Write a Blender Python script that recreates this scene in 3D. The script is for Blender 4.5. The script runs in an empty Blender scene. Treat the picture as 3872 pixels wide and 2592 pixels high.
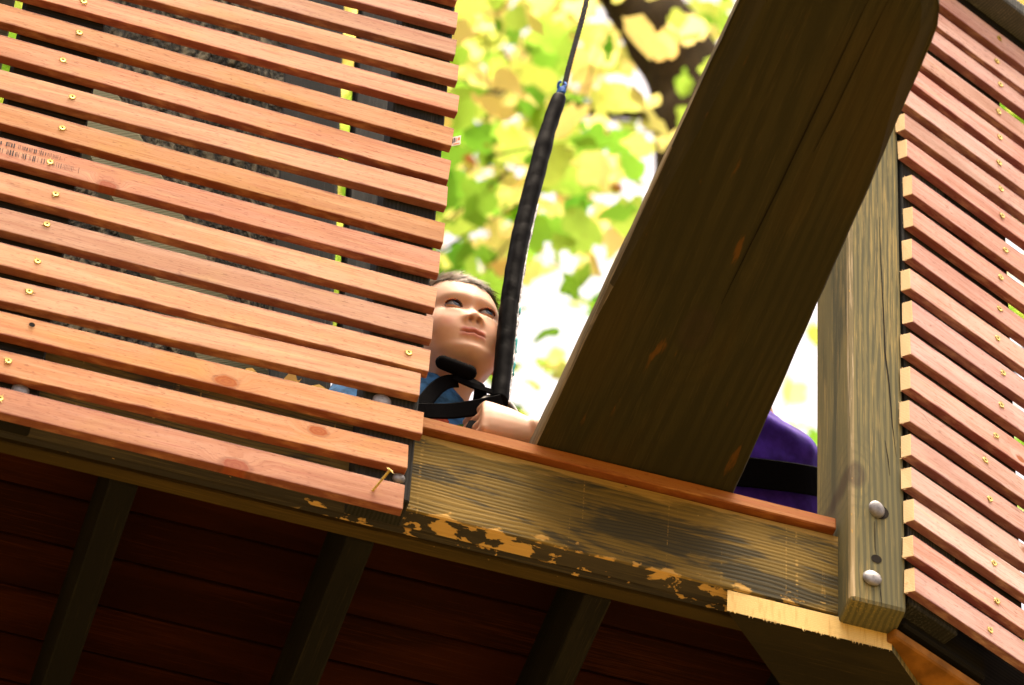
import bpy, bmesh, math, random
import numpy as np
from mathutils import Vector, Matrix, Quaternion, Euler, noise as mnoise
R = math.radians
random.seed(7); rng = np.random.default_rng(7)
scene = bpy.context.scene
C = scene.collection

# ------------------------------------------------------------------ camera
cam = bpy.data.cameras.new('camera'); camo = bpy.data.objects.new('camera', cam); C.objects.link(camo)
YAW, PITCH, ROLL = R(13.4528), R(46.9067), R(-4.0967)
fw = Vector((math.sin(YAW)*math.cos(PITCH), math.cos(YAW)*math.cos(PITCH), math.sin(PITCH)))
rt = Vector((math.cos(YAW), -math.sin(YAW), 0)); dn = fw.cross(rt)
r2 = math.cos(ROLL)*rt + math.sin(ROLL)*dn; d2c = -math.sin(ROLL)*rt + math.cos(ROLL)*dn
camo.matrix_world = Matrix(((r2.x, -d2c.x, -fw.x, 0), (r2.y, -d2c.y, -fw.y, 0), (r2.z, -d2c.z, -fw.z, 1.6), (0, 0, 0, 1)))
cam.sensor_width = 23.6; cam.lens = 17490/3872*23.6
cam.clip_start = .1; cam.clip_end = 3000
cam.dof.use_dof = True; cam.dof.focus_distance = 7.15; cam.dof.aperture_fstop = 5.0
scene.camera = camo

# ------------------------------------------------------------------ sky, sun, exposure
SUN_DIR = Vector((.04, -.10, .95)).normalized()      # towards the sun
w = bpy.data.worlds.new('World'); scene.world = w; w.use_nodes = True
nt = w.node_tree; nt.nodes.clear()
sky = nt.nodes.new('ShaderNodeTexSky'); sky.sky_type = 'NISHITA'; sky.sun_disc = False
sky.sun_elevation = math.asin(SUN_DIR.z); sky.sun_rotation = math.atan2(SUN_DIR.x, SUN_DIR.y)
sky.air_density = .35; sky.dust_density = 8.0; sky.ozone_density = .3
bg = nt.nodes.new('ShaderNodeBackground'); bg.inputs['Strength'].default_value = .15
wo = nt.nodes.new('ShaderNodeOutputWorld')
nt.links.new(sky.outputs[0], bg.inputs[0]); nt.links.new(bg.outputs[0], wo.inputs[0])
sl = bpy.data.lights.new('sun', 'SUN'); sl.energy = 1.0; sl.angle = R(28); sl.color = (1, .93, .82)
so = bpy.data.objects.new('sun', sl); C.objects.link(so)
so.rotation_euler = SUN_DIR.to_track_quat('Z', 'Y').to_euler()
scene.view_settings.view_transform = 'Standard'; scene.view_settings.look = 'None'
scene.view_settings.gamma = 1; scene.view_settings.use_curve_mapping = False
scene.view_settings.exposure = 1.98
scene.view_settings.use_white_balance = True; scene.view_settings.white_balance_temperature = 7600; scene.view_settings.white_balance_tint = 10
scene.cycles.max_bounces = 8; scene.cycles.transparent_max_bounces = 8

# ------------------------------------------------------------------ helpers
def link(o, par=None, M=None):
    C.objects.link(o)
    M = M if M is not None else Matrix()
    if par is not None:
        o.parent = par; o.matrix_basis = WM[par.name].inverted() @ M
    else:
        o.matrix_basis = M
    WM[o.name] = M
    return o
WM = {}
def tag(o, label, cat, group=None, kind=None):
    o['label'] = label; o['category'] = cat
    if group: o['group'] = group
    if kind: o['kind'] = kind
    return o
def thing(name, loc, label, cat, group=None):
    o = bpy.data.objects.new(name, None); o.empty_display_size = .05
    link(o, None, Matrix.Translation(loc)); return tag(o, label, cat, group)
def mk(name, verts, faces, mats, par=None, M=None, smooth=False, mi=None):
    me = bpy.data.meshes.new(name); me.from_pydata([tuple(v) for v in verts], [], [tuple(f) for f in faces])
    for m in (mats if isinstance(mats, (list, tuple)) else [mats]): me.materials.append(m)
    if mi is not None: me.polygons.foreach_set('material_index', list(mi))
    if smooth: me.polygons.foreach_set('use_smooth', [True]*len(me.polygons))
    me.update()
    return link(bpy.data.objects.new(name, me), par, M)
def mko(name, me, par=None, M=None):
    return link(bpy.data.objects.new(name, me), par, M)
def T(*v): return Matrix.Translation(v if len(v) > 1 else v[0])
def RZ(a): return Matrix.Rotation(a, 4, 'Z')
def bevel_box(lo, hi, bev, mats, end_mat=False, seg=1, jitter=0, cuts=0, bottom_mat=None, shift=None):
    """A bevelled box mesh; end faces (+-x) may take material slot 1; shift(v) reshapes it."""
    bm = bmesh.new(); bmesh.ops.create_cube(bm, size=1)
    lo, hi = Vector(lo), Vector(hi)
    for v in bm.verts: v.co = Vector((lo[i] + (v.co[i]+.5)*(hi[i]-lo[i]) for i in range(3)))
    if cuts:
        es = [e for e in bm.edges if abs(e.verts[0].co.x-e.verts[1].co.x) > 1e-4]
        bmesh.ops.subdivide_edges(bm, edges=es, cuts=cuts, use_grid_fill=True)
    if bev:
        es = [e for e in bm.edges if e.calc_face_angle(0) > .5]
        bmesh.ops.bevel(bm, geom=es, offset=bev, segments=seg, profile=.6, affect='EDGES', clamp_overlap=True)
    bm.normal_update()
    for f in bm.faces:
        f.material_index = 0
        if end_mat and abs(f.normal.x) > .75: f.material_index = 1
        if bottom_mat is not None and f.normal.z < -.75: f.material_index = bottom_mat
    if jitter:
        for v in bm.verts:
            n = mnoise.noise_vector(v.co*7 + Vector((jitter*1e4 % 97, 3, 1)))
            v.co += Vector((0, n.y, n.z))*jitter
    if shift:
        for v in bm.verts: v.co = Vector(shift(v.co))
    me = bpy.data.meshes.new('m'); bm.to_mesh(me); bm.free()
    for m in mats: me.materials.append(m)
    return me
def tube(pts, rad, seg=12, cap=True, close=False):
    """verts, faces of a round tube through pts with radius (or (ra, rb)) at each."""
    pts = [Vector(p) for p in pts]; n = len(pts)
    V, F = [], []
    t0 = (pts[1]-pts[0]).normalized()
    ref = Vector((0, 1, 0)) if abs(t0.y) < .9 else Vector((1, 0, 0))
    u = (ref - t0*ref.dot(t0)).normalized()
    for i, p in enumerate(pts):
        t = (pts[min(i+1, n-1)]-pts[max(i-1, 0)]).normalized()
        u = (u - t*u.dot(t)).normalized(); v = t.cross(u)
        r = rad[i] if hasattr(rad, '__len__') else rad
        ra, rb = r if hasattr(r, '__len__') else (r, r)
        for k in range(seg):
            a = 2*math.pi*k/seg; V.append(p + u*math.cos(a)*ra + v*math.sin(a)*rb)
    for i in range(n-1):
        for k in range(seg):
            F.append((i*seg+k, i*seg+(k+1) % seg, (i+1)*seg+(k+1) % seg, (i+1)*seg+k))
    if cap:
        F.append(tuple(range(seg-1, -1, -1))); F.append(tuple(range((n-1)*seg, n*seg)))
    return V, F
def cat(*vf):
    V, F = [], []
    for v, f in vf:
        o = len(V); V += list(v); F += [tuple(i+o for i in q) for q in f]
    return V, F
def spline(pts, n):
    """Catmull-Rom through pts (tuples of any length) at n samples."""
    P = np.array(pts, float); m = len(P); out = []
    for s in np.linspace(0, m-1, n):
        i = min(int(s), m-2); t = s-i
        p0, p1, p2, p3 = P[max(i-1, 0)], P[i], P[i+1], P[min(i+2, m-1)]
        out.append(.5*((2*p1)+(-p0+p2)*t+(2*p0-5*p1+4*p2-p3)*t*t+(-p0+3*p1-3*p2+p3)*t**3))
    return np.array(out)
def ball(c, r, seg=16, rings=10):
    rr = r if hasattr(r, '__len__') else (r, r, r)
    V, F = [], []
    for i in range(rings+1):
        ph = math.pi*i/rings
        for k in range(seg):
            a = 2*math.pi*k/seg
            V.append((c[0]+rr[0]*math.sin(ph)*math.cos(a), c[1]+rr[1]*math.sin(ph)*math.sin(a), c[2]+rr[2]*math.cos(ph)))
    for i in range(rings):
        for k in range(seg): F.append((i*seg+k, (i+1)*seg+k, (i+1)*seg+(k+1) % seg, i*seg+(k+1) % seg))
    return V, F
def limb(a, b, ra, rb, n=7, bulge=0):
    """A tapered limb with rounded ends."""
    a, b = Vector(a), Vector(b); d = (b-a).normalized(); P, Q = [], []
    for k in (.95, .7, .35): P.append(a-d*ra*k); Q.append(ra*math.sqrt(max(1-k*k, .02)))
    for i in range(n):
        t = i/(n-1); P.append(a.lerp(b, t)); Q.append(ra+(rb-ra)*t + bulge*math.sin(math.pi*t))
    for k in (.35, .7, .95): P.append(b+d*rb*k); Q.append(rb*math.sqrt(max(1-k*k, .02)))
    return tube(P, Q, 16)
def blob(parts, voxel, smooth=4, fac=.5):
    """Union of closed shapes as one continuous surface."""
    V, F = cat(*parts)
    me = bpy.data.meshes.new('tmp'); me.from_pydata([tuple(v) for v in V], [], F)
    o = bpy.data.objects.new('tmp', me); C.objects.link(o)
    m = o.modifiers.new('r', 'REMESH'); m.mode = 'VOXEL'; m.voxel_size = voxel
    s = o.modifiers.new('s', 'SMOOTH'); s.iterations = smooth; s.factor = fac
    dg = bpy.context.evaluated_depsgraph_get(); dg.update()
    out = bpy.data.meshes.new_from_object(o.evaluated_get(dg))
    bpy.data.objects.remove(o); bpy.data.meshes.remove(me)
    V = np.empty(len(out.vertices)*3, np.float32); out.vertices.foreach_get('co', V)
    F = [tuple(p.vertices) for p in out.polygons]
    bpy.data.meshes.remove(out)
    return V.reshape(-1, 3), F
def ribbon(pts, width, thick, normals, n=None):
    """A flat strap: pts centre line, normals facing out of its flat side."""
    P = spline(pts, n) if n else np.array(pts, float)
    N = spline(normals, len(P)) if len(normals) != len(P) else np.array(normals, float)
    V, F = [], []
    for i in range(len(P)):
        p = Vector(P[i]); t = (Vector(P[min(i+1, len(P)-1)])-Vector(P[max(i-1, 0)])).normalized()
        nn = Vector(N[i]).normalized(); s = t.cross(nn).normalized(); nn = s.cross(t).normalized()
        for a, b in ((-1, 0), (-.85, 1), (.85, 1), (1, 0), (.85, -1), (-.85, -1)):
            V.append(p + s*a*width/2 + nn*b*thick/2)
    for i in range(len(P)-1):
        for k in range(6): F.append((i*6+k, i*6+(k+1) % 6, i*6+6+(k+1) % 6, i*6+6+k))
    F.append(tuple(range(5, -1, -1))); F.append(tuple(range((len(P)-1)*6, len(P)*6)))
    return V, F

# ------------------------------------------------------------------ materials
class NB:
    def __init__(s, name, rough=.6, spec=.3):
        s.m = bpy.data.materials.new(name); s.m.use_nodes = True; s.t = s.m.node_tree
        s.b = s.t.nodes['Principled BSDF']; s.b.inputs['Roughness'].default_value = rough
        s.b.inputs['Specular IOR Level'].default_value = spec
    def n(s, typ, **kw):
        nd = s.t.nodes.new('ShaderNode'+typ)
        for k, v in kw.items(): setattr(nd, k, v)
        return nd
    def l(s, a, b): s.t.links.new(a, b)
    def set(s, sock, v):
        if hasattr(v, 'is_linked') or hasattr(v, 'links'): s.l(v, sock)
        else: sock.default_value = v
    def math(s, op, a, b=0.0, c=None, clamp=False):
        nd = s.n('Math', operation=op, use_clamp=clamp); s.set(nd.inputs[0], a); s.set(nd.inputs[1], b)
        if c is not None: s.set(nd.inputs[2], c)
        return nd.outputs[0]
    def map(s, vec, scale=(1, 1, 1), loc=(0, 0, 0), rot=(0, 0, 0)):
        nd = s.n('Mapping'); s.l(vec, nd.inputs[0]); nd.inputs['Scale'].default_value = scale
        nd.inputs['Location'].default_value = loc; nd.inputs['Rotation'].default_value = rot
        return nd.outputs[0]
    def noise(s, vec, scale=1, detail=4, rough=.55, dist=0):
        nd = s.n('TexNoise'); s.l(vec, nd.inputs['Vector']); nd.inputs['Scale'].default_value = scale
        nd.inputs['Detail'].default_value = detail; nd.inputs['Roughness'].default_value = rough
        nd.inputs['Distortion'].default_value = dist
        return nd.outputs['Fac']
    def ramp(s, fac, stops, interp='LINEAR'):
        nd = s.n('ValToRGB'); s.l(fac, nd.inputs[0]); cr = nd.color_ramp; cr.interpolation = interp
        while len(cr.elements) < len(stops): cr.elements.new(.5)
        for e, (p, c) in zip(cr.elements, stops):
            e.position = p; e.color = (*c, 1) if hasattr(c, '__len__') else (c, c, c, 1)
        return nd.outputs[0]
    def mix(s, fac, a, b, blend='MIX'):
        nd = s.n('Mix', data_type='RGBA', blend_type=blend); s.set(nd.inputs[0], fac)
        for i, v in ((6, a), (7, b)):
            if hasattr(v, 'links') or hasattr(v, 'is_linked'): s.l(v, nd.inputs[i])
            else: nd.inputs[i].default_value = (*v, 1)
        return nd.outputs[2]
    def step(s, v, a, b):
        nd = s.n('MapRange', interpolation_type='SMOOTHSTEP'); s.set(nd.inputs[0], v)
        nd.inputs[1].default_value = a; nd.inputs[2].default_value = b
        return nd.outputs[0]
    def bump(s, h, strength=.3, dist=.002):
        nd = s.n('Bump'); nd.inputs['Strength'].default_value = strength; nd.inputs['Distance'].default_value = dist
        s.l(h, nd.inputs['Height']); s.l(nd.outputs[0], s.b.inputs['Normal'])
    def base(s, c): s.set(s.b.inputs['Base Color'], c if hasattr(c, 'links') or hasattr(c, 'is_linked') else (*c, 1))
    def obj(s):
        """local coordinates in metres, shifted by the object's own random number"""
        tc = s.n('TexCoord'); oi = s.n('ObjectInfo'); s.rand = oi.outputs['Random']
        cx = s.n('CombineXYZ'); s.l(s.math('MULTIPLY', s.rand, 37.0), cx.inputs[0]); s.l(s.math('MULTIPLY', s.rand, 11.0), cx.inputs[2])
        ad = s.n('VectorMath', operation='ADD'); s.l(tc.outputs['Object'], ad.inputs[0]); s.l(cx.outputs[0], ad.inputs[1])
        s.raw = tc.outputs['Object']
        return ad.outputs[0]
    def xyz(s, v):
        nd = s.n('SeparateXYZ'); s.l(v, nd.inputs[0]); return nd.outputs
    def oattr(s, name):
        nd = s.n('Attribute', attribute_type='OBJECT', attribute_name=name); return nd.outputs['Fac']

def slat_material(name, ca, cb, cc, edge, val=(.84, 1.16)):
    b = NB(name, .62, .08); p = b.obj(); x, y, z = b.xyz(b.raw)
    # knot: a dark eye at (knot_x, knot_z) that also bends the grain round it
    kx, kz, kr = b.oattr('knot_x'), b.oattr('knot_z'), b.oattr('knot_r')
    dx = b.math('MULTIPLY', b.math('SUBTRACT', x, kx), .62); dz = b.math('SUBTRACT', z, kz)
    d = b.math('DIVIDE', b.math('SQRT', b.math('ADD', b.math('MULTIPLY', dx, dx), b.math('MULTIPLY', dz, dz))), b.math('MAXIMUM', kr, 1e-5))
    wob = b.noise(b.map(p, (90, 90, 90)), 1, 3)
    d = b.math('ADD', d, b.math('MULTIPLY', b.math('SUBTRACT', wob, .5), .5))
    near = b.math('MULTIPLY', b.math('SUBTRACT', 1, b.step(d, .8, 3.0)), b.step(kr, 0, .001))
    warp = b.n('CombineXYZ'); b.l(b.math('MULTIPLY', near, .02), warp.inputs[2])
    ad = b.n('VectorMath', operation='ADD'); b.l(p, ad.inputs[0]); b.l(warp.outputs[0], ad.inputs[1]); p2 = ad.outputs[0]
    fib = b.noise(b.map(p2, (16, 420, 420)), 1, 5, .6)
    band = b.noise(b.map(p2, (2.6, 42, 42)), 1, 3, .55, .5)
    blot = b.noise(b.map(p, (7, 14, 14)), 1, 4)
    pore = b.noise(b.map(p, (75, 420, 420)), 1, 3); strk = b.noise(b.map(p2, (5, 130, 130)), 1, 4, .6)
    col = b.mix(b.step(band, .36, .64), ca, cb)
    col = b.mix(b.math('MULTIPLY', b.step(blot, .5, .72), .75), col, cc)
    col = b.mix(b.math('MULTIPLY', b.step(fib, .47, .72), .5), col, (.36, .115, .065))
    col = b.mix(b.math('MULTIPLY', b.step(pore, .58, .68), .5), col, (.19, .055, .035))
    col = b.mix(b.math('MULTIPLY', b.step(strk, .52, .7), .4), col, (.46, .15, .10))
    col = b.mix(b.math('MULTIPLY', b.math('SUBTRACT', 1, b.step(strk, .3, .44)), .35), col, (.78, .52, .28))
    # stain gathered along the arrises
    hh = b.oattr('slat_h'); e = b.math('MINIMUM', z, b.math('SUBTRACT', hh, z))
    en = b.noise(b.map(p, (22, 60, 60)), 1, 4)
    em = b.math('MULTIPLY', b.math('SUBTRACT', 1, b.step(b.math('ADD', e, b.math('MULTIPLY', b.math('SUBTRACT', en, .5), .012)), -.001, .0042)), .8)
    col = b.mix(em, col, edge)
    kn = b.math('MULTIPLY', b.math('SUBTRACT', 1, b.step(d, .75, 1.05)), b.step(kr, 0, .001))
    ring = b.math('SINE', b.math('MULTIPLY', d, 16))
    kcol = b.mix(b.math('MULTIPLY', b.step(ring, -.6, 1), .5), (.34, .085, .035), (.42, .14, .05))
    col = b.mix(b.math('MULTIPLY', kn, .9), col, kcol)
    rim = b.math('MULTIPLY', b.math('MULTIPLY', b.step(d, .8, 1.0), b.math('SUBTRACT', 1, b.step(d, 1.0, 1.3))), b.step(kr, 0, .001))
    col = b.mix(b.math('MULTIPLY', rim, .35), col, (.16, .045, .025))
    tone = b.noise(b.map(p, (1.7, 16, 16), (5, 2, 1)), 1, 4, .6)
    col = b.mix(b.math('MULTIPLY', b.math('SUBTRACT', 1, b.step(tone, .32, .52)), .42), col, (.30, .12, .06))
    smg = b.noise(b.map(p, (10, 34, 34), (1, 7, 3)), 1, 5, .62); col = b.mix(b.math('MULTIPLY', b.step(smg, .63, .74), .55), col, (.20, .075, .045))
    hv = b.n('HueSaturation'); b.l(col, hv.inputs['Color'])
    mr = b.n('MapRange'); b.l(b.rand, mr.inputs[0]); mr.inputs[3].default_value = val[0]; mr.inputs[4].default_value = val[1]
    b.l(mr.outputs[0], hv.inputs['Value'])
    r2_ = b.math('FRACT', b.math('MULTIPLY', b.rand, 7.13))
    mh = b.n('MapRange'); b.l(r2_, mh.inputs[0]); mh.inputs[3].default_value = .493; mh.inputs[4].default_value = .509
    b.l(mh.outputs[0], hv.inputs['Hue'])
    ms = b.n('MapRange'); b.l(b.math('FRACT', b.math('MULTIPLY', b.rand, 3.7)), ms.inputs[0]); ms.inputs[3].default_value = .85; ms.inputs[4].default_value = 1.1
    b.l(ms.outputs[0], hv.inputs['Saturation'])
    b.base(hv.outputs[0])
    b.bump(b.math('ADD', b.math('MULTIPLY', fib, .6), b.math('MULTIPLY', pore, .4)), .35, .0012)
    return b.m
def end_grain(name, ca, cb):
    b = NB(name, .8, .1); p = b.obj(); x, y, z = b.xyz(p)
    wv = b.n('TexWave', wave_type='RINGS', rings_direction='X'); b.l(b.map(p, (1, 1, 1), (0, .03, .02)), wv.inputs['Vector'])
    wv.inputs['Scale'].default_value = 95; wv.inputs['Distortion'].default_value = 3; wv.inputs['Detail'].default_value = 2
    n = b.noise(b.map(p, (500, 500, 500)), 1, 3)
    c = b.mix(b.math('MULTIPLY', wv.outputs['Fac'], .55), ca, cb); c = b.mix(b.math('MULTIPLY', n, .35), c, (.5, .3, .12))
    if 'cut' in name:
        sm = b.noise(b.map(p, (160, 4, 14)), 1, 4); c = b.mix(b.math('MULTIPLY', b.step(sm, .5, .66), .45), c, (.62, .38, .12)); st_ = b.noise(b.map(p, (14, 30, 30)), 1, 4); c = b.mix(b.math('MULTIPLY', b.step(st_, .55, .7), .45), c, (.45, .26, .08))
    b.base(c); b.bump(n, .5, .001); return b.m
def timber(name, dark, mid, light, lines=46, fresh=.0, rough=.7, patch=.5, warm=None, axis=0, fleck=.76, dist=9, wear=-9, scuff=False):
    """weathered construction timber; grain runs along the local axis"""
    b = NB(name, rough, .04); p = b.obj()
    if axis == 2: p = b.map(p, (1, 1, 1), (0, 0, 0), (0, R(90), 0))
    if axis == 1:
        sx_, sy_, sz_ = b.xyz(p); cx = b.n('CombineXYZ'); b.l(sy_, cx.inputs[0]); b.l(sz_, cx.inputs[1]); b.l(sx_, cx.inputs[2]); p = cx.outputs[0]
    wv = b.n('TexWave', wave_type='BANDS', bands_direction='Z'); b.l(b.map(p, (.10, .55, 1)), wv.inputs['Vector'])
    wv.inputs['Scale'].default_value = lines; wv.inputs['Distortion'].default_value = dist; wv.inputs['Detail'].default_value = 3
    wv.inputs['Detail Scale'].default_value = .35; wv.inputs['Detail Roughness'].default_value = .45
    fib = b.noise(b.map(p, (9, 330, 330)), 1, 5, .65)
    pat = b.noise(b.map(p, (3.2, 15, 15)), 1, 4, .6, .4)
    big = b.noise(b.map(p, (1.6, 6, 6)), 1, 3)
    c = b.mix(b.math('MULTIPLY', b.step(wv.outputs['Fac'], .15, .85), b.math('ADD', .45, b.math('MULTIPLY', b.step(big, .35, .6), .55))), dark, mid)
    c = b.mix(b.math('MULTIPLY', b.step(pat, patch-.06, patch+.16), .8), c, dark)
    c = b.mix(b.math('MULTIPLY', b.step(b.math('MULTIPLY', fib, b.math('ADD', big, .5)), .52, .72), .8), c, light)
    if warm: c = b.mix(b.math('MULTIPLY', b.step(big, .50, .66), .6), c, warm)
    rx, ry, rz = b.xyz(b.raw); kr = b.oattr('knot_r')
    dx = b.math('SUBTRACT', rx, b.oattr('knot_x')); dz = b.math('MULTIPLY', b.math('SUBTRACT', rz if axis != 1 else ry, b.oattr('knot_z')), .55)
    kd = b.math('DIVIDE', b.math('SQRT', b.math('ADD', b.math('MULTIPLY', dx, dx), b.math('MULTIPLY', dz, dz))), b.math('MAXIMUM', kr, 1e-5))
    kd = b.math('ADD', kd, b.math('MULTIPLY', b.math('SUBTRACT', pat, .5), 1.2))
    kn = b.math('MULTIPLY', b.math('SUBTRACT', 1, b.step(kd, .6, 1.15)), b.step(kr, 0, .001)); c = b.mix(b.math('MULTIPLY', kn, .55 if axis == 2 else .3), c, (.05, .032, .03))
    kring = b.math('MULTIPLY', b.step(b.math('SINE', b.math('MULTIPLY', kd, 9)), .2, .9), b.math('MULTIPLY', b.math('SUBTRACT', 1, b.step(kd, 1.0, 4.5)), b.step(kr, 0, .001))); c = b.mix(b.math('MULTIPLY', kring, .35), c, dark)
    fl = b.noise(b.map(p, (70, 240, 240)), 1, 2)
    c = b.mix(b.step(fl, fleck, fleck+.03), c, (.48, .31, .11))
    if scuff:
        sc_ = b.noise(b.map(p, (9, 46, 46), (3, 1, 4)), 1, 4); c = b.mix(b.math('MULTIPLY', b.step(sc_, .66, .76), .5), c, (.20, .085, .02))
    if fresh:
        pe = b.noise(b.map(p, (24, 34, 34)), 1, 8, .6, .4); pb = b.noise(b.map(p, (4, 9, 9)), 1, 2)
        wx = b.xyz(b.raw)[0]; pm = b.math('MULTIPLY', b.math('ADD', .0, b.step(b.math('ADD', wx, b.math('MULTIPLY', pb, .3)), wear, wear+.02)), b.step(b.math('ADD', pe, b.math('MULTIPLY', b.math('SUBTRACT', pb, .5), .6)), .60-fresh, .625-fresh))
        fw_ = b.mix(fib, (.52, .32, .12), (.78, .56, .26)); c = b.mix(pm, c, fw_)
    hgt = b.math('ADD', b.math('MULTIPLY', wv.outputs['Fac'], .4), fib)
    if fresh: hgt = b.math('SUBTRACT', hgt, b.math('MULTIPLY', pm, 2.0))
    b.base(c); b.bump(hgt, .5, .0015)
    return b.m
def plain(name, c, rough=.5, metal=0, spec=.12, var=.15, nscale=60, bump=.2, bdist=.001):
    b = NB(name, rough, spec); p = b.obj(); b.b.inputs['Metallic'].default_value = metal
    n = b.noise(b.map(p, (nscale,)*3), 1, 5)
    dk = tuple(max(0, k*(1-var*2)) for k in c); lt = tuple(min(1, k*(1+var)) for k in c)
    b.base(b.mix(b.step(n, .3, .7), dk, lt)); b.bump(n, bump, bdist); return b.m

M_slat = slat_material('red_stained_slat', (.545, .268, .150), (.63, .352, .220), (.56, .31, .14), (.17, .040, .036))
M_slat_r = slat_material('red_slat_sky_tinted', (.63, .365, .305), (.71, .465, .41), (.56, .305, .255), (.17, .03, .05), (.88, 1.12))  # bluish sky light on the right panel mixed into its stain colour
M_end = end_grain('slat_end_grain', (.90, .72, .43), (.74, .51, .24))
M_endl = end_grain('slat_end_grain_red', (.62, .34, .17), (.5, .24, .11))
def beam_material():
    b = NB('weathered_beam', .72, .05); p = b.obj(); x, y, z = b.xyz(b.raw)
    wv = b.n('TexWave', wave_type='BANDS', bands_direction='Z'); b.l(b.map(p, (.30, .5, 1)), wv.inputs['Vector'])
    wv.inputs['Scale'].default_value = 40; wv.inputs['Distortion'].default_value = 40; wv.inputs['Detail'].default_value = 2.5
    wv.inputs['Detail Scale'].default_value = .16; wv.inputs['Detail Roughness'].default_value = .42
    fib = b.noise(b.map(p, (10, 420, 420)), 1, 5, .65); big = b.noise(b.map(p, (2.2, 9, 9)), 1, 4, .6)
    pat = b.noise(b.map(p, (5.5, 24, 24)), 1, 4, .55, .6)
    c = b.mix(b.step(big, .35, .68), (.150, .110, .034), (.28, .190, .052))
    c = b.mix(b.math('MULTIPLY', b.step(fib, .48, .72), .6), c, (.36, .25, .085))
    c = b.mix(b.math('MULTIPLY', b.step(wv.outputs['Fac'], .50, .92), b.math('ADD', .12, b.math('MULTIPLY', b.step(pat, .38, .6), .6))), c, (.045, .042, .032))
    right = b.step(x, .9, 1.6)
    c = b.mix(b.math('MULTIPLY', b.step(b.math('ADD', pat, b.math('MULTIPLY', right, .07)), .52, .62), .78), c, (.044, .046, .035))
    # bare wood along the top edge, scuffs in columns, small flecks
    tn = b.noise(b.map(p, (9, 60, 60)), 1, 5)
    top = b.math('MULTIPLY', b.step(b.math('ADD', z, b.math('MULTIPLY', b.math('SUBTRACT', tn, .5), .075)), .146, .158), .85)
    c = b.mix(top, c, (.42, .275, .085))
    cn = b.noise(b.map(p, (95, 1, 1.5)), 1, 2); cm = b.noise(b.map(p, (40, 260, 260)), 1, 3)
    c = b.mix(b.math('MULTIPLY', b.math('MULTIPLY', b.step(cn, .63, .68), b.step(cm, .50, .6)), .8), c, (.46, .30, .09))
    fl = b.noise(b.map(p, (60, 170, 170)), 1, 2); c = b.mix(b.step(fl, .745, .77), c, (.58, .40, .14))
    dk = b.noise(b.map(p, (45, 110, 110), (7, 3, 2)), 1, 3); c = b.mix(b.step(dk, .71, .75), c, (.018, .016, .013))
    ed = b.noise(b.map(p, (26, 40, 40)), 1, 6); low = b.step(b.math('ADD', z, b.math('MULTIPLY', b.math('SUBTRACT', ed, .5), -.06)), .010, .004)
    lo2 = b.math('MULTIPLY', b.math('SUBTRACT', 1, b.step(b.math('SUBTRACT', z, b.math('MULTIPLY', b.math('SUBTRACT', ed, .54), .10)), .002, .008)), b.step(x, .93, .98))
    c = b.mix(lo2, c, (.60, .37, .11))
    b.base(c); b.bump(b.math('SUBTRACT', fib, b.math('MULTIPLY', wv.outputs['Fac'], .6)), .55, .0016); return b.m
M_beam = beam_material()
M_peel = timber('peeling_paint', (.045, .043, .042), (.075, .068, .058), (.10, .085, .06), 40, fresh=.045, wear=1.0)
M_ply = timber('olive_timber', (.045, .034, .014), (.068, .048, .018), (.095, .064, .022), 30)
M_post = timber('grey_green_post', (.105, .104, .062), (.19, .172, .082), (.37, .285, .115), 34, patch=.60, axis=2, fleck=.80, dist=14)
M_brace = timber('brace_timber', (.022, .019, .012), (.036, .030, .016), (.062, .046, .022), 30, fleck=.8)
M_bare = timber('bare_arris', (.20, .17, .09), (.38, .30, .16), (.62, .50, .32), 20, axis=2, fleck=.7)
M_grey = timber('grey_support', (.062, .068, .068), (.11, .118, .114), (.19, .19, .175), 60, axis=2, fleck=.9)
M_dgrey = timber('dark_grey_post', (.022, .023, .022), (.042, .044, .042), (.085, .085, .078), 50, axis=2, fleck=.9)
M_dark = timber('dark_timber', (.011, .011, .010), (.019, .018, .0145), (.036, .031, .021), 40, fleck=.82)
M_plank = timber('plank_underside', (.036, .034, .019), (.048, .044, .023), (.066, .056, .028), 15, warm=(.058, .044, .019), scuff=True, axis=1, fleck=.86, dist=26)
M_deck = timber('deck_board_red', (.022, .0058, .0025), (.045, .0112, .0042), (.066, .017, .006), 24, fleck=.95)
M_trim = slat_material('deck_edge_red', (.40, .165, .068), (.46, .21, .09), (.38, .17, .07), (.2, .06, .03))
M_cut = end_grain('fresh_cut_wood', (.95, .74, .33), (.84, .58, .20))
M_orange = plain('orange_brown_ledger', (.30, .13, .03), .7, var=.2, nscale=25)
M_green = timber('green_treated_board', (.13, .13, .075), (.18, .175, .105), (.22, .2, .12), 50, fleck=.95)
M_brass = plain('brass_screw', (.62, .47, .13), .35, .7, .5, .15, 300)
M_hole = plain('dark_recess', (.012, .009, .006), .9)
M_galv = plain('galvanised_bolt', (.26, .26, .265), .55, .55, .5, .15, 130, .4)
M_chip = plain('wood_chip', (.75, .58, .28), .8)
M_black = plain('black_sleeve', (.003, .003, .0034), .42, 0, .06, .2, 40, .35, .003)
M_black.node_tree.nodes['Principled BSDF'].inputs['IOR'].default_value = 1.22
M_rope = plain('dark_rope', (.025, .027, .028), .8, nscale=600, bump=.8)
M_blue = plain('blue_cord', (.03, .17, .62), .5, nscale=400)
M_plastic = plain('clear_plastic_edge', (.55, .56, .58), .15, 0, .8, .3, 160, .8, .003)
M_teal = plain('teal_tape', (.02, .42, .42), .4)
M_web = plain('black_webbing', (.0045, .0045, .005), .85, 0, .02, nscale=900, bump=.5)
M_metal = plain('grey_carabiner', (.20, .19, .17), .4, .6, .5)
M_shirt = plain('blue_shirt', (.035, .13, .28), .9, nscale=45, var=.3, bump=.4, bdist=.003)
M_print = plain('red_print', (.55, .11, .06), .85, nscale=300)
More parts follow.
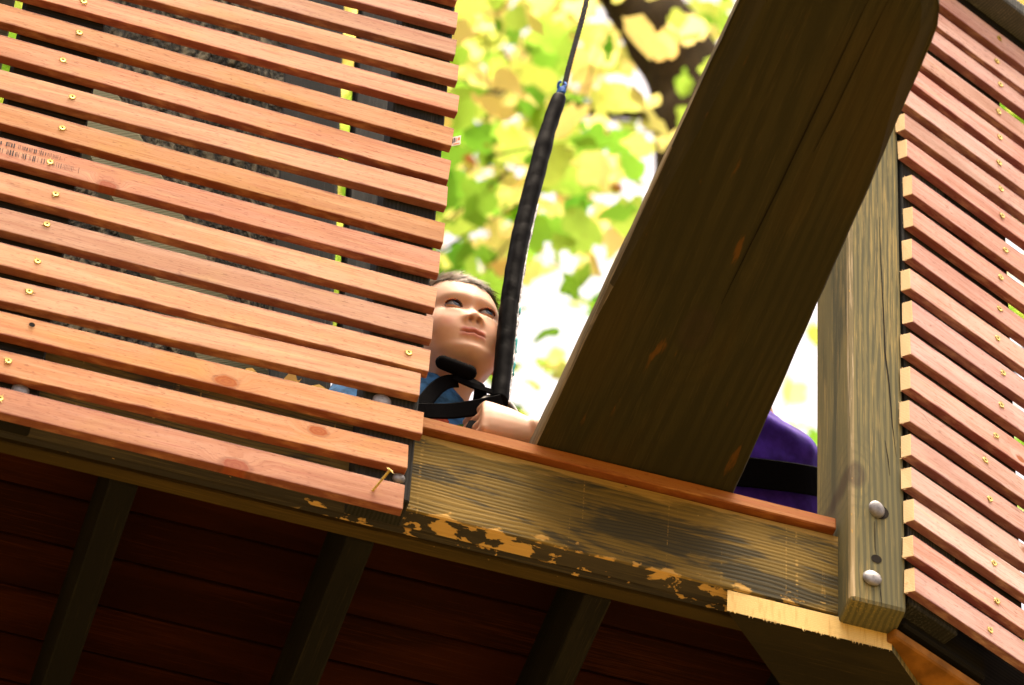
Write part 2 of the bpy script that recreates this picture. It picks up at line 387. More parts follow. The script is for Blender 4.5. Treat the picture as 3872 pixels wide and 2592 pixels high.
M_print2 = plain('green_print', (.07, .20, .07), .85, nscale=300)
M_trouser = plain('dark_trousers', (.03, .035, .06), .9)
M_purple = plain('purple_jersey', (.060, .022, .30), .8, nscale=30, var=.2, bump=.3, bdist=.004)
M_paper = plain('paper_tag', (.75, .66, .62), .7, var=.05)
M_ink = plain('black_ink', (.05, .04, .045), .7)
M_ored = plain('orange_print', (.80, .22, .05), .7, var=.05)

def bark_material():
    b = NB('bark', .9, .1); p = b.obj()
    v = b.n('TexVoronoi', feature='DISTANCE_TO_EDGE'); nv = b.n('TexNoise'); b.l(b.map(p, (9, 9, 5)), nv.inputs['Vector']); nv.inputs['Detail'].default_value = 5; va = b.n('VectorMath', operation='MULTIPLY_ADD'); b.l(nv.outputs['Color'], va.inputs[0]); va.inputs[1].default_value = (1.6, 1.6, 1.6); b.l(b.map(p, (30, 30, 4.5)), va.inputs[2]); b.l(va.outputs[0], v.inputs['Vector']); v.inputs['Scale'].default_value = 1
    n = b.noise(b.map(p, (40, 40, 14)), 1, 6, .65)
    h = b.math('ADD', b.step(v.outputs['Distance'], 0, .32), b.math('MULTIPLY', n, .7))
    c = b.mix(b.step(h, .35, 1.2), (.012, .010, .006), (.125, .105, .065)); c = b.mix(b.math('MULTIPLY', b.step(n, .5, .75), .5), c, (.10, .065, .02))
    b.base(c); b.bump(h, 1, .02); return b.m
M_bark = bark_material()
def limb_material():
    b = NB('limb_bark', .95, .05); p = b.obj(); n = b.noise(b.map(p, (30, 30, 30)), 1, 6, .65)
    b.base(b.mix(b.step(n, .3, .7), (.016, .010, .005), (.05, .032, .012))); b.bump(n, 1, .01); return b.m
M_limb = limb_material()
def leaf_material():
    m = bpy.data.materials.new('autumn_leaf'); m.use_nodes = True; t = m.node_tree; t.nodes.clear()
    at = t.nodes.new('ShaderNodeAttribute'); at.attribute_name = 'leaf'
    sp = t.nodes.new('ShaderNodeSeparateColor'); t.links.new(at.outputs['Color'], sp.inputs[0])
    rp = t.nodes.new('ShaderNodeValToRGB'); t.links.new(sp.outputs[0], rp.inputs[0]); cr = rp.color_ramp
    st = [(0, (.10, .30, .03)), (.22, (.24, .50, .06)), (.42, (.55, .64, .14)), (.65, (.90, .77, .30)), (.88, (.88, .60, .20)), (1, (.24, .10, .03))]
    while len(cr.elements) < len(st): cr.elements.new(.5)
    for e, (p, c) in zip(cr.elements, st): e.position = p; e.color = (*c, 1)
    # veins and brown spots by position on the leaf
    tc = t.nodes.new('ShaderNodeTexCoord'); nz = t.nodes.new('ShaderNodeTexNoise'); nz.inputs['Scale'].default_value = 22; nz.inputs['Detail'].default_value = 4
    t.links.new(tc.outputs['Object'], nz.inputs['Vector'])
    mp = t.nodes.new('ShaderNodeMapRange'); mp.inputs[1].default_value = .66; mp.inputs[2].default_value = .74; mp.inputs[4].default_value = .8; t.links.new(nz.outputs['Fac'], mp.inputs[0])
    mx = t.nodes.new('ShaderNodeMix'); mx.data_type = 'RGBA'; t.links.new(mp.outputs[0], mx.inputs[0]); t.links.new(rp.outputs[0], mx.inputs[6]); mx.inputs[7].default_value = (.20, .09, .02, 1)
    df = t.nodes.new('ShaderNodeBsdfDiffuse'); tr = t.nodes.new('ShaderNodeBsdfTranslucent'); ms = t.nodes.new('ShaderNodeMixShader'); ms.inputs[0].default_value = .66
    t.links.new(mx.outputs[2], df.inputs[0]); t.links.new(mx.outputs[2], tr.inputs[0])
    t.links.new(df.outputs[0], ms.inputs[1]); t.links.new(tr.outputs[0], ms.inputs[2])
    o = t.nodes.new('ShaderNodeOutputMaterial'); t.links.new(ms.outputs[0], o.inputs[0]); return m
M_leaf = leaf_material()
def ground_material():
    b = NB('leaf_litter', .95, .1); p = b.obj(); n = b.noise(b.map(p, (.6,)*3), 1, 6); f = b.noise(b.map(p, (9,)*3), 1, 5)
    c = b.mix(b.step(n, .4, .62), (.14, .085, .030), (.11, .085, .030)); c = b.mix(b.step(f, .55, .7), c, (.24, .145, .045)); b.base(c); b.bump(f, .6, .05); return b.m
M_ground = ground_material()

# ------------------------------------------------------------------ ground
DECK = 6.583; YB = 4.7325; YS = 4.662; YP = 4.678
g = mk('ground', [(-900, -900, 0), (900, -900, 0), (900, 900, 0), (-900, 900, 0)], [(0, 1, 2, 3)], M_ground); g['kind'] = 'structure'

# ------------------------------------------------------------------ platform
plat = thing('tree_house_platform', (1.0, YB, 6.37), 'raised timber deck with dark joists, reddish floor boards and a weathered edge beam', 'platform')
beam = mko('edge_beam', bevel_box((-.55, 0, 0), (1.672, .038, .166), .0025, [M_beam, M_beam, M_peel], bottom_mat=2, cuts=30, jitter=.0008), plat, T(0, YB, 6.39))
beam['label'] = 'weathered grey and ochre edge beam with peeling paint along its underside'
mko('beam_ply', bevel_box((-.55, 0, 0), (1.672, .014, .16), .002, [M_peel]), plat, T(0, YB+.0395, 6.3915))
mko('beam_ply', bevel_box((-.55, 0, 0), (1.672, .024, .15), .002, [M_ply]), plat, T(0, YB+.055, 6.386))
# right-hand edge beam, along the bent side of the deck
A2 = R(24.49); P0 = Vector((2.776*.636, 7.34*.636, 0)); D2 = Vector((math.cos(A2), math.sin(A2), 0)); N2 = Vector((-math.sin(A2), math.cos(A2), 0))
def RP(u, v, z): return P0 + D2*u + N2*v + Vector((0, 0, z))
def RM(u, v, z): return T(RP(u, v, z)) @ RZ(A2)
mko('edge_beam', bevel_box((0, 0, 0), (.175, .04, .17), .004, [M_dark]), plat, RM(.012, .045, 6.385))
mko('edge_beam', bevel_box((0, 0, 0), (1.7, .04, .15), .004, [M_dark]), plat, RM(.0, .09, 6.395))
mko('ledger', bevel_box((0, 0, 0), (1.7, .05, .02), .003, [M_orange]), plat, RM(.0, .05, 6.355))
# joists and boards under the deck
for x in (-2.02, -1.65, -1.28, -.91, -.545, -.18, .188, .562, .922, 1.29, 1.66, 2.03, 2.40, 2.77, 3.14):
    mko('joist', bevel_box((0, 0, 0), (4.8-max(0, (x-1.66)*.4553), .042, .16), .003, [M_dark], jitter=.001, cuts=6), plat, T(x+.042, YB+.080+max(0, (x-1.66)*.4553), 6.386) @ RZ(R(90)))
y = YB-.012; k = 0
while y < 9.6:
    wd = .1045 + random.uniform(-.002, .002)
    if k == 0:
        wd = .100
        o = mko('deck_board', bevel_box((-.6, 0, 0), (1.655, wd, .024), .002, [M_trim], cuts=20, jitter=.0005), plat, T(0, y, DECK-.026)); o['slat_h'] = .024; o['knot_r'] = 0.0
        o['label'] = 'orange-red board along the deck edge'
    else:
        xe = min(5.2, 1.66+max(0, (y-4.74)/.4553))
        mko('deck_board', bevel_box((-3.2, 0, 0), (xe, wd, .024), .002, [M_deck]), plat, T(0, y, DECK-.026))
    y += wd + .0055; k += 1
ul = [(-3.2, 4.84), (1.86, 4.84), (5.1, 6.30), (5.1, 9.55), (-3.2, 9.55)]
mk('light_stop_sheet', [(x, yv, DECK-.0015) for x, yv in ul]+[(x, yv, DECK+.0003) for x, yv in ul], [(4, 3, 2, 1, 0), (5, 6, 7, 8, 9)]+[(i, (i+1) % 5, (i+1) % 5+5, i+5) for i in range(5)], M_dark, plat)  # added sheet, hidden on the deck top, stops light leaking through board gaps
# flat diagonal brace under the corner with a fresh-cut end
Vb = [(1.487, 0), (1.745, 0), (1.745+1.1, 1.1), (1.487+1.1, 1.1)]
zb0, zb1 = 6.3415, 6.384
vv = [(x, YB-.002+yy, z) for z in (zb0, zb1) for x, yy in Vb]
br = mk('corner_brace', vv, [(3, 2, 1, 0), (4, 5, 6, 7), (0, 1, 5, 4), (1, 2, 6, 5), (2, 3, 7, 6), (3, 0, 4, 7)], [M_brace, M_cut, M_post], plat, None, mi=[0, 0, 1, 2, 0, 0])  # right side takes the lighter post timber, painting it as lit
br['label'] = 'dark flat brace with a bright freshly cut end under the corner post'
# ragged saw fibres along the lower edge of the cut
sv, sf = [], []
for i in range(60):
    x = random.uniform(1.49, 1.743); l = random.uniform(.002, .007); ww = random.uniform(.0006, .0016)
    o_ = len(sv); sv += [(x-ww, YB-.0035, zb0+.002), (x+ww, YB-.0035, zb0+.002), (x+random.uniform(-.004, .004), YB-.004, zb0-l), (x, YB-.001, zb0+.001)]
    sf += [(o_, o_+1, o_+2), (o_, o_+2, o_+3), (o_+1, o_+3, o_+2)]
mk('saw_fibre', sv, sf, M_cut, br)['kind'] = 'stuff'

# ------------------------------------------------------------------ corner post
post = thing('corner_post', (1.705, YP+.08, 6.37), 'thick grey-green timber post with two round bolt heads beside the right slat panel', 'post')
def post_shift(v):
    return (v.x, v.y, v.z)
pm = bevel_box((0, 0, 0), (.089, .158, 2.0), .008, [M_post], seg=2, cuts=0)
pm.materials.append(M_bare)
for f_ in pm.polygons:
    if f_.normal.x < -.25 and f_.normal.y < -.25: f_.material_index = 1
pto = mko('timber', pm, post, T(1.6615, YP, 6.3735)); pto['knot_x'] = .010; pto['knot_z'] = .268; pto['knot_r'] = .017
def bolt(par, M, r=.0135):
    V, F = [], []
    for rr, h in ((r, 0), (r*.985, .0018), (r*.8, .0042), (r*.45, .0058), (.0005, .0064)):
        for k in range(20): a = 2*math.pi*k/20; V.append((rr*math.cos(a), -h, rr*math.sin(a)))
    for i in range(4):
        for k in range(20): F.append((i*20+k, i*20+(k+1) % 20, i*20+20+(k+1) % 20, i*20+20+k))
    return mk('bolt_head', V, F, M_galv, par, M, True)
bolt(post, T(1.7025, YP-.005, 6.5695) @ Matrix.Rotation(R(14), 4, 'X') @ Matrix.Rotation(R(16), 4, 'Z'), .0145)
bolt(post, T(1.6955, YP-.0015, 6.4256), .0150)
def ring_hole(par, M, r):
    V, F = [], []
    for k in range(16): a = 2*math.pi*k/16; V.append((r*math.cos(a), -.0006, r*math.sin(a)))
    F = [tuple(range(15, -1, -1))]
    return mk('bolt_hole', V, F, M_hole, par, M)
ring_hole(post, T(1.7032, YP, 6.4696), .0085); 
ring_hole(post, T(1.7085, YP+.0001, 6.5715), .0155)
# drying cracks: thin dark wedges cut along the grain
def crack(par, pts, wd, M=None, mat=None):
    V, F = [], []
    n = len(pts)
    for i, (x, z) in enumerate(pts):
        w_ = wd*math.sin(math.pi*(i+.35)/(n-.3)); V += [(x-w_, -.0005, z), (x+w_, -.0005, z)]
    for i in range(n-1): F.append((2*i, 2*i+1, 2*i+3, 2*i+2))
    return mk('crack', V, F, mat or M_hole, par, M)
cp = [(1.7155, 7.25), (1.7165, 7.15), (1.7205, 7.0), (1.7215, 6.93), (1.7275, 6.86), (1.7320, 6.77), (1.7375, 6.70)]
crack(post, cp, .0013, T(0, YP, 0))
crack(post, [(1.7195, 6.73), (1.7240, 6.69), (1.7265, 6.655)], .0008, T(0, YP, 0))
crack(post, [(1.7005, 6.548), (1.7010, 6.52), (1.7012, 6.492), (1.703, 6.478)], .0008, T(0, YP, 0))
crack(post, [(1.7080, 6.418), (1.7095, 6.395), (1.7105, 6.378)], .0007, T(0, YP, 0))

# ------------------------------------------------------------------ screws
def screw_mesh(chips, seed):
    rr = random.Random(seed); V, F, MI = [], [], []
    n = 24; R0, R1 = .0056, .0047
    star = [(.0026 if k % 2 == 0 else .0015) for k in range(12)]
    for k in range(n): a = 2*math.pi*k/n; V.append((R0*math.cos(a), 0, R0*math.sin(a)))
    for k in range(n): a = 2*math.pi*k/n; V.append((R1*math.cos(a), -.0014, R1*math.sin(a)))
    for k in range(n): a = 2*math.pi*k/n; s = star[k//2]; V.append((s*math.cos(a), -.0011, s*math.sin(a)))
    for k in range(n): a = 2*math.pi*k/n; s = star[k//2]*.9; V.append((s*math.cos(a), .0012, s*math.sin(a)))
    for L in range(3):
        for k in range(n): F.append((L*n+k, L*n+(k+1) % n, L*n+n+(k+1) % n, L*n+n+k)); MI.append(0 if L < 2 else 1)
    F.append(tuple(range(3*n, 4*n))); MI.append(1)
    for c in range(chips):     # fibres torn up round the head
        a = rr.uniform(0, 6.28); l = rr.uniform(.002, .0055); o = len(V)
        p = Vector((math.cos(a)*R0*.95, 0, math.sin(a)*R0*.95)); q = p*(1+l/R0); t_ = Vector((-math.sin(a), 0, math.cos(a)))*rr.uniform(.0008, .002)
        V += [tuple(p-t_), tuple(p+t_), tuple(q+Vector((0, -rr.uniform(.0006, .003), 0))+t_*.3), tuple(p+Vector((0, -.001, 0)))]
        F += [(o, o+1, o+2), (o, o+2, o+3), (o+1, o+3, o+2)]; MI += [2, 2, 2]
    me = bpy.data.meshes.new('screw'); me.from_pydata(V, [], F)
    for m in (M_brass, M_hole, M_chip): me.materials.append(m)
    me.polygons.foreach_set('material_index', MI); me.update(); return me
SCREWS = [screw_mesh(c, i) for i, c in enumerate((2, 4, 7, 3, 5))]
nsc = [0]
def screw(par, M):
    nsc[0] += 1
    mko('screw', SCREWS[nsc[0]*7 % 5], par, M @ T(0, -.0004, 0) @ Matrix.Rotation(random.uniform(0, 6), 4, 'Y'))

# ------------------------------------------------------------------ left slat panel
ST = .0155
lp = thing('slat_panel', (.68, YS+.02, 6.31), 'large left railing panel of orange-red horizontal slats in front of a tree trunk', 'railing panel')
def slat_mesh(L, h, mats, miter=0.0, rough=0, jit=.0006, seed=0):
    def sh(v):
        x = v.x - (miter*(v.y/ST) if v.x < L*.5 else 0)
        n = mnoise.noise(Vector((v.x*3+seed*9.1, v.z*4, seed*3.3)))
        n2_ = mnoise.noise(Vector((v.x*3+seed*5.7+40, 1.5, seed)))
        xx = x + (mnoise.noise(Vector((v.y*300, v.z*300, seed)))*rough if v.x > L-.01 or v.x < .01 else 0)
        return (xx, v.y+n*jit*1.5, v.z+n2_*jit)
    return bevel_box((0, 0, 0), (L, ST, h), .0014, mats, True, seg=2, cuts=16, shift=sh)
#        name: x, z left (at frame edge) / right end, height
LS = [('', .3165, 7.2332, .9993, 7.221, .0423), ('', .2616, 7.1562, .9949, 7.1352, .0436), ('', .2720, 7.0775, .9947, 7.0537, .0485), ('', .2824, 6.9994, .9950, 6.9924, .0465),
      ('', .2924, 6.9243, .9948, 6.9070, .0465), ('', .3031, 6.8433, .9925, 6.8345, .0494), ('', .3127, 6.7711, .9916, 6.7566, .0468), ('', .3233, 6.6920, .9912, 6.6875, .0485),
      ('', .3332, 6.6170, .9909, 6.6154, .0480), ('', .3431, 6.5426, .9803, 6.5599, .0487), ('', .3521, 6.4753, .9901, 6.4818, .0470), ('', .3629, 6.3935, .9717, 6.4034, .0490), ('', .3731, 6.3172, .9707, 6.3187, .0505),
      ('', .3, 7.3000, .9944, 7.2954, .0408), ('', .3, 7.3680, .9875, 7.3593, .0390), ('', .3, 7.4330, .9859, 7.4269, .0412), ('', .3, 7.5010, .9820, 7.4958, .044)]
for i in range(5): LS.append(('', .3, 7.5720+i*.069, .985+random.uniform(-.008, .008), 7.566+i*.069, .044))
SCL = {0: [(.3838, 7.2555)], 1: [(.3858, 7.1779)], 2: [(.3686, 7.1037)], 3: [(.3930, 7.0243)], 4: [(.3864, 6.9489)], 5: [(.3778, 6.8652)], 6: [(.3947, 6.7985)], 7: [(.3901, 6.7284)],
       8: [(.3866, 6.6439), (.9574, 6.6451)], 9: [(.3824, 6.5762)], 11: [(.3711, 6.4230)], 12: [(.3694, 6.3444)], 13: [(.387, 7.318)], 14: [(.381, 7.386)], 15: [(.389, 7.452)], 16: [(.38, 7.52)]}
KN = {10: (.69, .013, .012), 12: (.72, .007, .014), 11: (.835, .034, .010), 5: (.47, .004, .010), 9: (.2, .03, .008)}
X0 = -.55
slats = []
for i, (_, xl, zl, xr, zr, h) in enumerate(LS):
    tl = math.atan2(zr-zl, xr-xl); z0 = zr - (xr-X0)*math.tan(tl); L = (xr-X0)/math.cos(tl)
    dy = random.uniform(-.0006, .0006)
    Mx = T(X0, YS+dy, z0) @ Matrix.Rotation(-tl, 4, 'Y')
    o = mko('slat', slat_mesh(L, h, [M_slat, M_endl], 0, .0012, .0007, i), lp, Mx); slats.append(o)
    o['slat_h'] = h; kx, kz, kr = KN.get(i, (0, 0, 0)); o['knot_x'] = kx-X0; o['knot_z'] = kz; o['knot_r'] = kr
    for sx, sz in SCL.get(i, []): screw(o, T(sx, YS+dy, sz))
# an empty screw hole, and one screw standing out of the lowest slat
ring_hole(slats[10], T(.3952, YS-.0014, 6.5074), .0048)
V, F = tube([(0, 0, 0), (.0, -.022, .0)], [.0022, .0024], 10)
a_ = Vector((.9241, YS, 6.3421)); b_ = Vector((.9400, YS-.030, 6.3600))
q = (b_-a_).to_track_quat('-Y', 'Z').to_matrix().to_4x4()
ps = mko('screw', SCREWS[0], slats[12], T(b_) @ q); ps['label'] = 'brass screw standing proud of the lowest slat'
L_ = (b_-a_).length
pts = [a_.lerp(b_, t) for t in np.linspace(-.1, 1, 40)]
V, F = tube(pts, [.0019+.0006*math.sin(k*2.4) for k in range(40)], 8)
mk('shank', V, F, M_brass, ps, None, True)
for i, pts in {10: [(.655, .012), (.672, .016), (.69, .017), (.705, .019), (.716, .0195)], 12: [(.66, .022), (.672, .025), (.684, .026)], 3: [(.88, .012), (.91, .0135), (.95, .013)], 7: [(.60, .02), (.66, .022), (.70, .021)]}.items():
    _, xl, zl, xr, zr, h = LS[i]; tl = math.atan2(zr-zl, xr-xl)
    crack(slats[i], [(x, zl+(x-xl)*math.tan(tl)+dz) for x, dz in pts], .0006, T(0, YS-.0014, 0))
# supports behind the slats, bolted to the beam
for x0, x1, m in ((.295, .425, M_dark), (.8985, .9835, M_dgrey), (-.45, -.33, M_dark)):
    mko('support_post', bevel_box((0, 0, 0), (x1-x0, .0565, 1.60), .003, [m]), lp, T(x0, YS+.0165, 6.353))
bolt(lp, T(.9272, YS+.0165, 6.5458), .0145); bolt(lp, T(.9637, YS+.0165, 6.3949), .010); bolt(lp, T(.3974, YS+.0165, 6.3861), .0135)
mko('hand_rail', bevel_box((-.55, 0, 0), (1.0, .14, .036), .006, [M_grey]), lp, T(0, YS-.03, 7.955))
# stamped bar code ink at the left of a slat, and the paper tags
def card(name, pts, mat, par, M=None):
    V = [tuple(p) for p in pts]; n = Vector(pts[1])-Vector(pts[0]); n = n.cross(Vector(pts[2])-Vector(pts[0])).normalized()*.0004
    V2 = V + [tuple(Vector(p)-n) for p in V]; k = len(V)
    F = [tuple(range(k)), tuple(range(2*k-1, k-1, -1))] + [(i, i+k, (i+1) % k+k, (i+1) % k) for i in range(k)]
    return mk(name, V2, F, mat, par, M)
V, F = [], []
rs = random.Random(3); sl5 = LS[5]; tl5 = math.atan2(sl5[4]-sl5[2], sl5[3]-sl5[1])
def on5(x, dz): return (x, YS-.0017, sl5[2]+(x-sl5[1])*math.tan(tl5)+dz)
x = .285
while x < .425:
    wd = rs.choice((.0009, .0013, .0018, .0026)) * max(.35, 1-(x-.285)/.16)
    for z0, z1, sk in ((.013, .027, .18), (.032, .043, .1)):
        if rs.random() < sk or (z0 > .03 and x > .40): continue
        o_ = len(V); V += [on5(x, z0+rs.uniform(0, .002)), on5(x+wd, z0+rs.uniform(0, .002)), on5(x+wd, z1-rs.uniform(0, .003)), on5(x, z1-rs.uniform(0, .003))]; F.append((o_, o_+1, o_+2, o_+3))
    x += wd + rs.choice((.0012, .0018, .0028))
mk('stamped_ink', V, F, M_ink, slats[5])['label'] = 'faded stamped bar code'
def tag_card(par, c, u, v, w_, h_, cols):
    u, v = Vector(u).normalized(), Vector(v).normalized(); c = Vector(c)
    t = card('paper_tag', [c, c+u*w_, c+u*w_+v*h_, c+v*h_], M_paper, par); n = u.cross(v)
    for a, b, z0, z1, m in cols:
        card('printed_bar', [c+u*w_*a+v*h_*z0+n*.0006, c+u*w_*b+v*h_*z0+n*.0006, c+u*w_*b+v*h_*z1+n*.0006, c+u*w_*a+v*h_*z1+n*.0006], m, t)
    return t
tag_card(slats[1], (.9945, YS+.006, 7.142), (1, -.15, .55), (0, 0, 1), .017, .022, [(.12, .2, .3, .8, M_ink), (.26, .38, .35, .85, M_ink), (.45, .5, .35, .8, M_ink), (.56, .62, .4, .8, M_ored), (.3, .9, .12, .2, M_ored), (.7, .9, .5, .8, M_ored)])['label'] = 'small white bar code tag stapled to the slat end'

# ------------------------------------------------------------------ right slat panel
rp_ = thing('slat_panel', RP(.4, .03, 6.40), 'right railing panel of pinkish red slats with pale sawn ends beside the corner post', 'railing panel')
RS = [(-.004, 7.8780, .047), (-.006, 7.8114, .0415), (-.003, 7.7536, .040), (-.008, 7.6730, .0450), (-.006, 7.6060, .045), (-.006, 7.5360, .045), (-.0090, 7.4690, .0420), (-.004, 7.4055, .0440),
      (.0055, 7.3184, .0486), (.0045, 7.2396, .0469), (.0012, 7.1581, .0476), (-.0030, 7.0821, .0475), (-.0015, 7.0057, .0488), (-.0060, 6.9267, .0500), (-.0079, 6.8480, .0500),
      (-.0118, 6.7698, .0480), (-.0088, 6.6976, .0477), (-.0100, 6.6272, .0440), (-.0064, 6.5586, .0466), (-.0088, 6.4816, .0440), (-.0075, 6.4095, .0488)]
SCR = [(.2278, 7.906), (.2202, 7.8396), (.2257, 7.7790), (.2186, 7.7), (.2192, 7.633), (.2143, 7.5620), (.2157, 7.4955), (.2170, 7.4297), (.2204, 7.3452), (.2067, 7.2675), (.2004, 7.1866), (.1927, 7.1103), (.2023, 7.0352), (.1949, 6.9557),
       (.1805, 6.8754), (.1528, 6.8046), (.1615, 6.7207), (.1704, 6.6520), (.1640, 6.5822), (.1680, 6.505), (.1510, 6.4328)]
RKN = {14: (.235, .013, .006), 17: (.24, .03, .008), 3: (.5, .02, .01)}
RCR = {15: [(.012, .040), (.03, .034), (.045, .024), (.06, .02), (.09, .014)], 12: [(.02, .010), (.07, .0085), (.13, .0075), (.2, .006)], 16: [(.02, .036), (.05, .032), (.085, .026)],
       19: [(.165, .026), (.18, .02), (.195, .012), (.212, .006)], 14: [(.05, .03), (.08, .026), (.115, .02)]}
for i, (u0, z, h) in enumerate(RS):
    L = 1.35-u0; tl = random.uniform(-.004, .004); dv = random.uniform(-.0008, .0008)
    Mx = RM(u0, dv, z) @ Matrix.Rotation(tl, 4, 'Y')
    o = mko('slat', slat_mesh(L, h, [M_slat_r, M_end], .0078, .0016, .0006, i+50), rp_, Mx)
    o['slat_h'] = h; kx, kz, kr = RKN.get(i, (0, 0, 0)); o['knot_x'] = kx-u0; o['knot_z'] = kz; o['knot_r'] = kr
    su, sz = SCR[i]
    if i != 17: screw(o, RM(su, dv, z+h*.5 + max(-.006, min(.006, sz-z-h*.5))))
    if i in RCR: crack(o, RCR[i], .0007, Mx @ T(0, -.0008, 0))
    sv, sf = [], []                        # splinters left by the saw
    rs = random.Random(i)
    for k in range(rs.randint(4, 9)):
        zz = rs.choice((rs.uniform(0, h), rs.uniform(0, h), -.0005, h)); yy = rs.uniform(.5, 1)*ST; l = rs.uniform(.0015, .0045); ww = rs.uniform(.0004, .0009)
        xx = -.0078*yy/ST; o_ = len(sv)
        dz_ = rs.uniform(-.5, .5)*l + (-.6*l if zz <= 0 else 0)
        sv += [(xx+.001, yy, zz-ww), (xx+.001, yy, zz+ww), (xx-l*.7, yy+.0008, zz+dz_), (xx+.001, yy+.0012, zz)]
        sf += [(o_, o_+1, o_+2), (o_+1, o_+3, o_+2), (o_+3, o_, o_+2)]
    mk('splinter', sv, sf, M_end, o, Mx)['kind'] = 'stuff'
for u0, u1, v0, v1, m in ((-.002, .100, .0165, .055, M_dgrey), (.102, .243, .0165, .055, M_dark), (.9, .99, .0165, .055, M_dark)):
    mko('support_post', bevel_box((0, 0, 0), (u1-u0, v1-v0, 1.56), .003, [m]), rp_, RM(u0, v0, 6.40 if u0 < .1 else 6.46))
mko('support_post', bevel_box((0, 0, 0), (.12, .04, 1.5), .003, [M_dark]), rp_, RM(.06, .10, 6.50))
mko('hand_rail', bevel_box((-.02, 0, 0), (1.4, .14, .034), .007, [M_grey], seg=2), rp_, RM(0, -.045, 7.945))
mko('rail_batten', bevel_box((-.02, 0, 0), (1.4, .03, .02), .002, [M_dark]), rp_, RM(0, -.001, 7.926))

# ------------------------------------------------------------------ launch plank
pl = thing('launch_plank', (1.33, 4.3, DECK), 'wide dark weathered plank jutting out over the deck edge, seen from below', 'plank')
V, F, PT = [], [], .040
prof = []  # outline of the plank along its length: y, left x, right x
ys = np.linspace(5.55, 3.60, 66)
for yv in ys:
    t = (4.737-yv)/(4.737-3.81)
    xl = 1.1755+.0275*t; xr = 1.4945-.0165*t
    nose = max(0, (3.805-yv)/.075); xr -= min(.12, .018*nose**2); xl += min(.12, .012*max(0, nose-.3)**2)
    prof.append((yv, xl, xr))
zb = DECK+.0005
n8 = 12
for i, (yv, xl, xr) in enumerate(prof):
    cl = .004 + .026*max(0, min(1, (4.45-yv)/.55))            # chamfer grows towards the nose on the left
    crr = .004 + .022*max(0, min(1, (4.05-yv)/.2))
    wob = .0012*mnoise.noise(Vector((yv*6, 1, 2)))
    sec = [(xl+cl, zb), (xl+.0015, zb+cl*.55+.003), (xl, zb+.016), (xl+.0008, zb+PT-.006), (xl+.006, zb+PT), (xr-.006, zb+PT), (xr, zb+PT-.006), (xr, zb+.014), (xr-.0012, zb+crr*.5+.003), (xr-crr, zb), ((xl*.35+xr*.65), zb), ((xl*.65+xr*.35), zb)]
    for k, (x, z) in enumerate(sec):
        V.append((x+wob+.0009*mnoise.noise(Vector((yv*25, x*30, z*30))), yv, z + (.0 if yv > 4.7 else .0009*mnoise.noise(Vector((yv*14, x*22, 7))))))
for i in range(len(prof)-1):
    for k in range(n8): F.append((i*n8+k, i*n8+n8+k, i*n8+n8+(k+1) % n8, i*n8+(k+1) % n8))
F.append(tuple(range(n8))); F.append(tuple(range(len(V)-1, len(V)-n8-1, -1)))
M_side_lit = timber('plank_side_lit', (.10, .085, .05), (.20, .165, .095), (.34, .27, .15), 20, axis=1, fleck=.8)  # paler timber: light on the plank's left side put into its colour
bo = mk('board', V, F, [M_plank, M_side_lit], pl)
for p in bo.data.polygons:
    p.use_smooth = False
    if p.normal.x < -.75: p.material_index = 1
def crack_b(pts, wd):
    V, F = [], []; n = len(pts)
    for i, (x, yv) in enumerate(pts):
        w_ = wd*math.sin(math.pi*(i+.3)/(n-.2)); V += [(x-w_, yv, zb-.0014), (x+w_, yv, zb-.0014)]
    for i in range(n-1): F.append((2*i, 2*i+2, 2*i+3, 2*i+1))
    mk('crack', V, F, M_hole, pl)
bo['knot_x'] = 1.335; bo['knot_z'] = 4.42; bo['knot_r'] = .028
crack_b([(1.366, 3.72), (1.364, 3.85), (1.361, 4.0), (1.359, 4.12), (1.355, 4.25), (1.352, 4.36)], .0011)
crack_b([(1.392, 3.72), (1.389, 3.85), (1.387, 3.97), (1.384, 4.04)], .0008)

# ------------------------------------------------------------------ tree behind the left panel
tree = thing('tree', (.70, 5.78, 0), 'thick rough-barked tree trunk rising behind the left slat panel', 'tree')
NS, NR = 72, 120
V, F = [], []
for i in range(NR+1):
    z = 13.2*i/NR; r0 = .42-.016*z + .25*math.exp(-z*1.5)
    cx, cy = .68+.05*math.sin(z*.3), 5.80+.03*z*.2
    for k in range(NS):
        a = 2*math.pi*k/NS
        nn = mnoise.noise(Vector((math.cos(a)*5, math.sin(a)*5, z*1.6)))*.03 + abs(mnoise.noise(Vector((math.cos(a)*13, math.sin(a)*13, z*3.5))))*.035
        V.append((cx+(r0+nn)*math.cos(a), cy+(r0+nn)*math.sin(a), z))
for i in range(NR):
    for k in range(NS): F.append((i*NS+k, i*NS+(k+1) % NS, i*NS+NS+(k+1) % NS, i*NS+NS+k))
F.append(tuple(range(NR*NS, NR*NS+NS)))
mk('trunk', V, F, M_bark, tree, None, True)
limbs = [([(.70, 5.85, 9.6), (.4, 6.9, 11.4), (.5, 8.0, 13.2), (.8, 8.8, 15.0)], (.15, .03)),
         ([(.70, 5.85, 10.6), (1.0, 6.8, 12.4), (1.8, 7.9, 14.0), (2.6, 8.4, 15.2)], (.12, .025)),
         ([(.68, 5.85, 11.2), (-.5, 6.6, 12.8), (-1.4, 7.6, 14.2)], (.11, .025))]
def far(p): return (p[0]*1.5, p[1]*1.5, 1.6+(p[2]-1.6)*1.5)
B0 = (3.72, 12.2)
TRB = [(3.72, 12.2, 0), (3.72, 12.2, 5), (3.71, 12.2, 10), (3.70, 12.2, 13.5)]+[(3.693, 12.2, 16.249), (3.681, 12.25, 16.782), (3.587, 12.3, 17.159), (3.449, 12.4, 17.588), (3.346, 12.5, 17.948), (3.171, 12.8, 18.975)]+[(2.6, 13.2, 21.5), (2.3, 13.4, 24)]
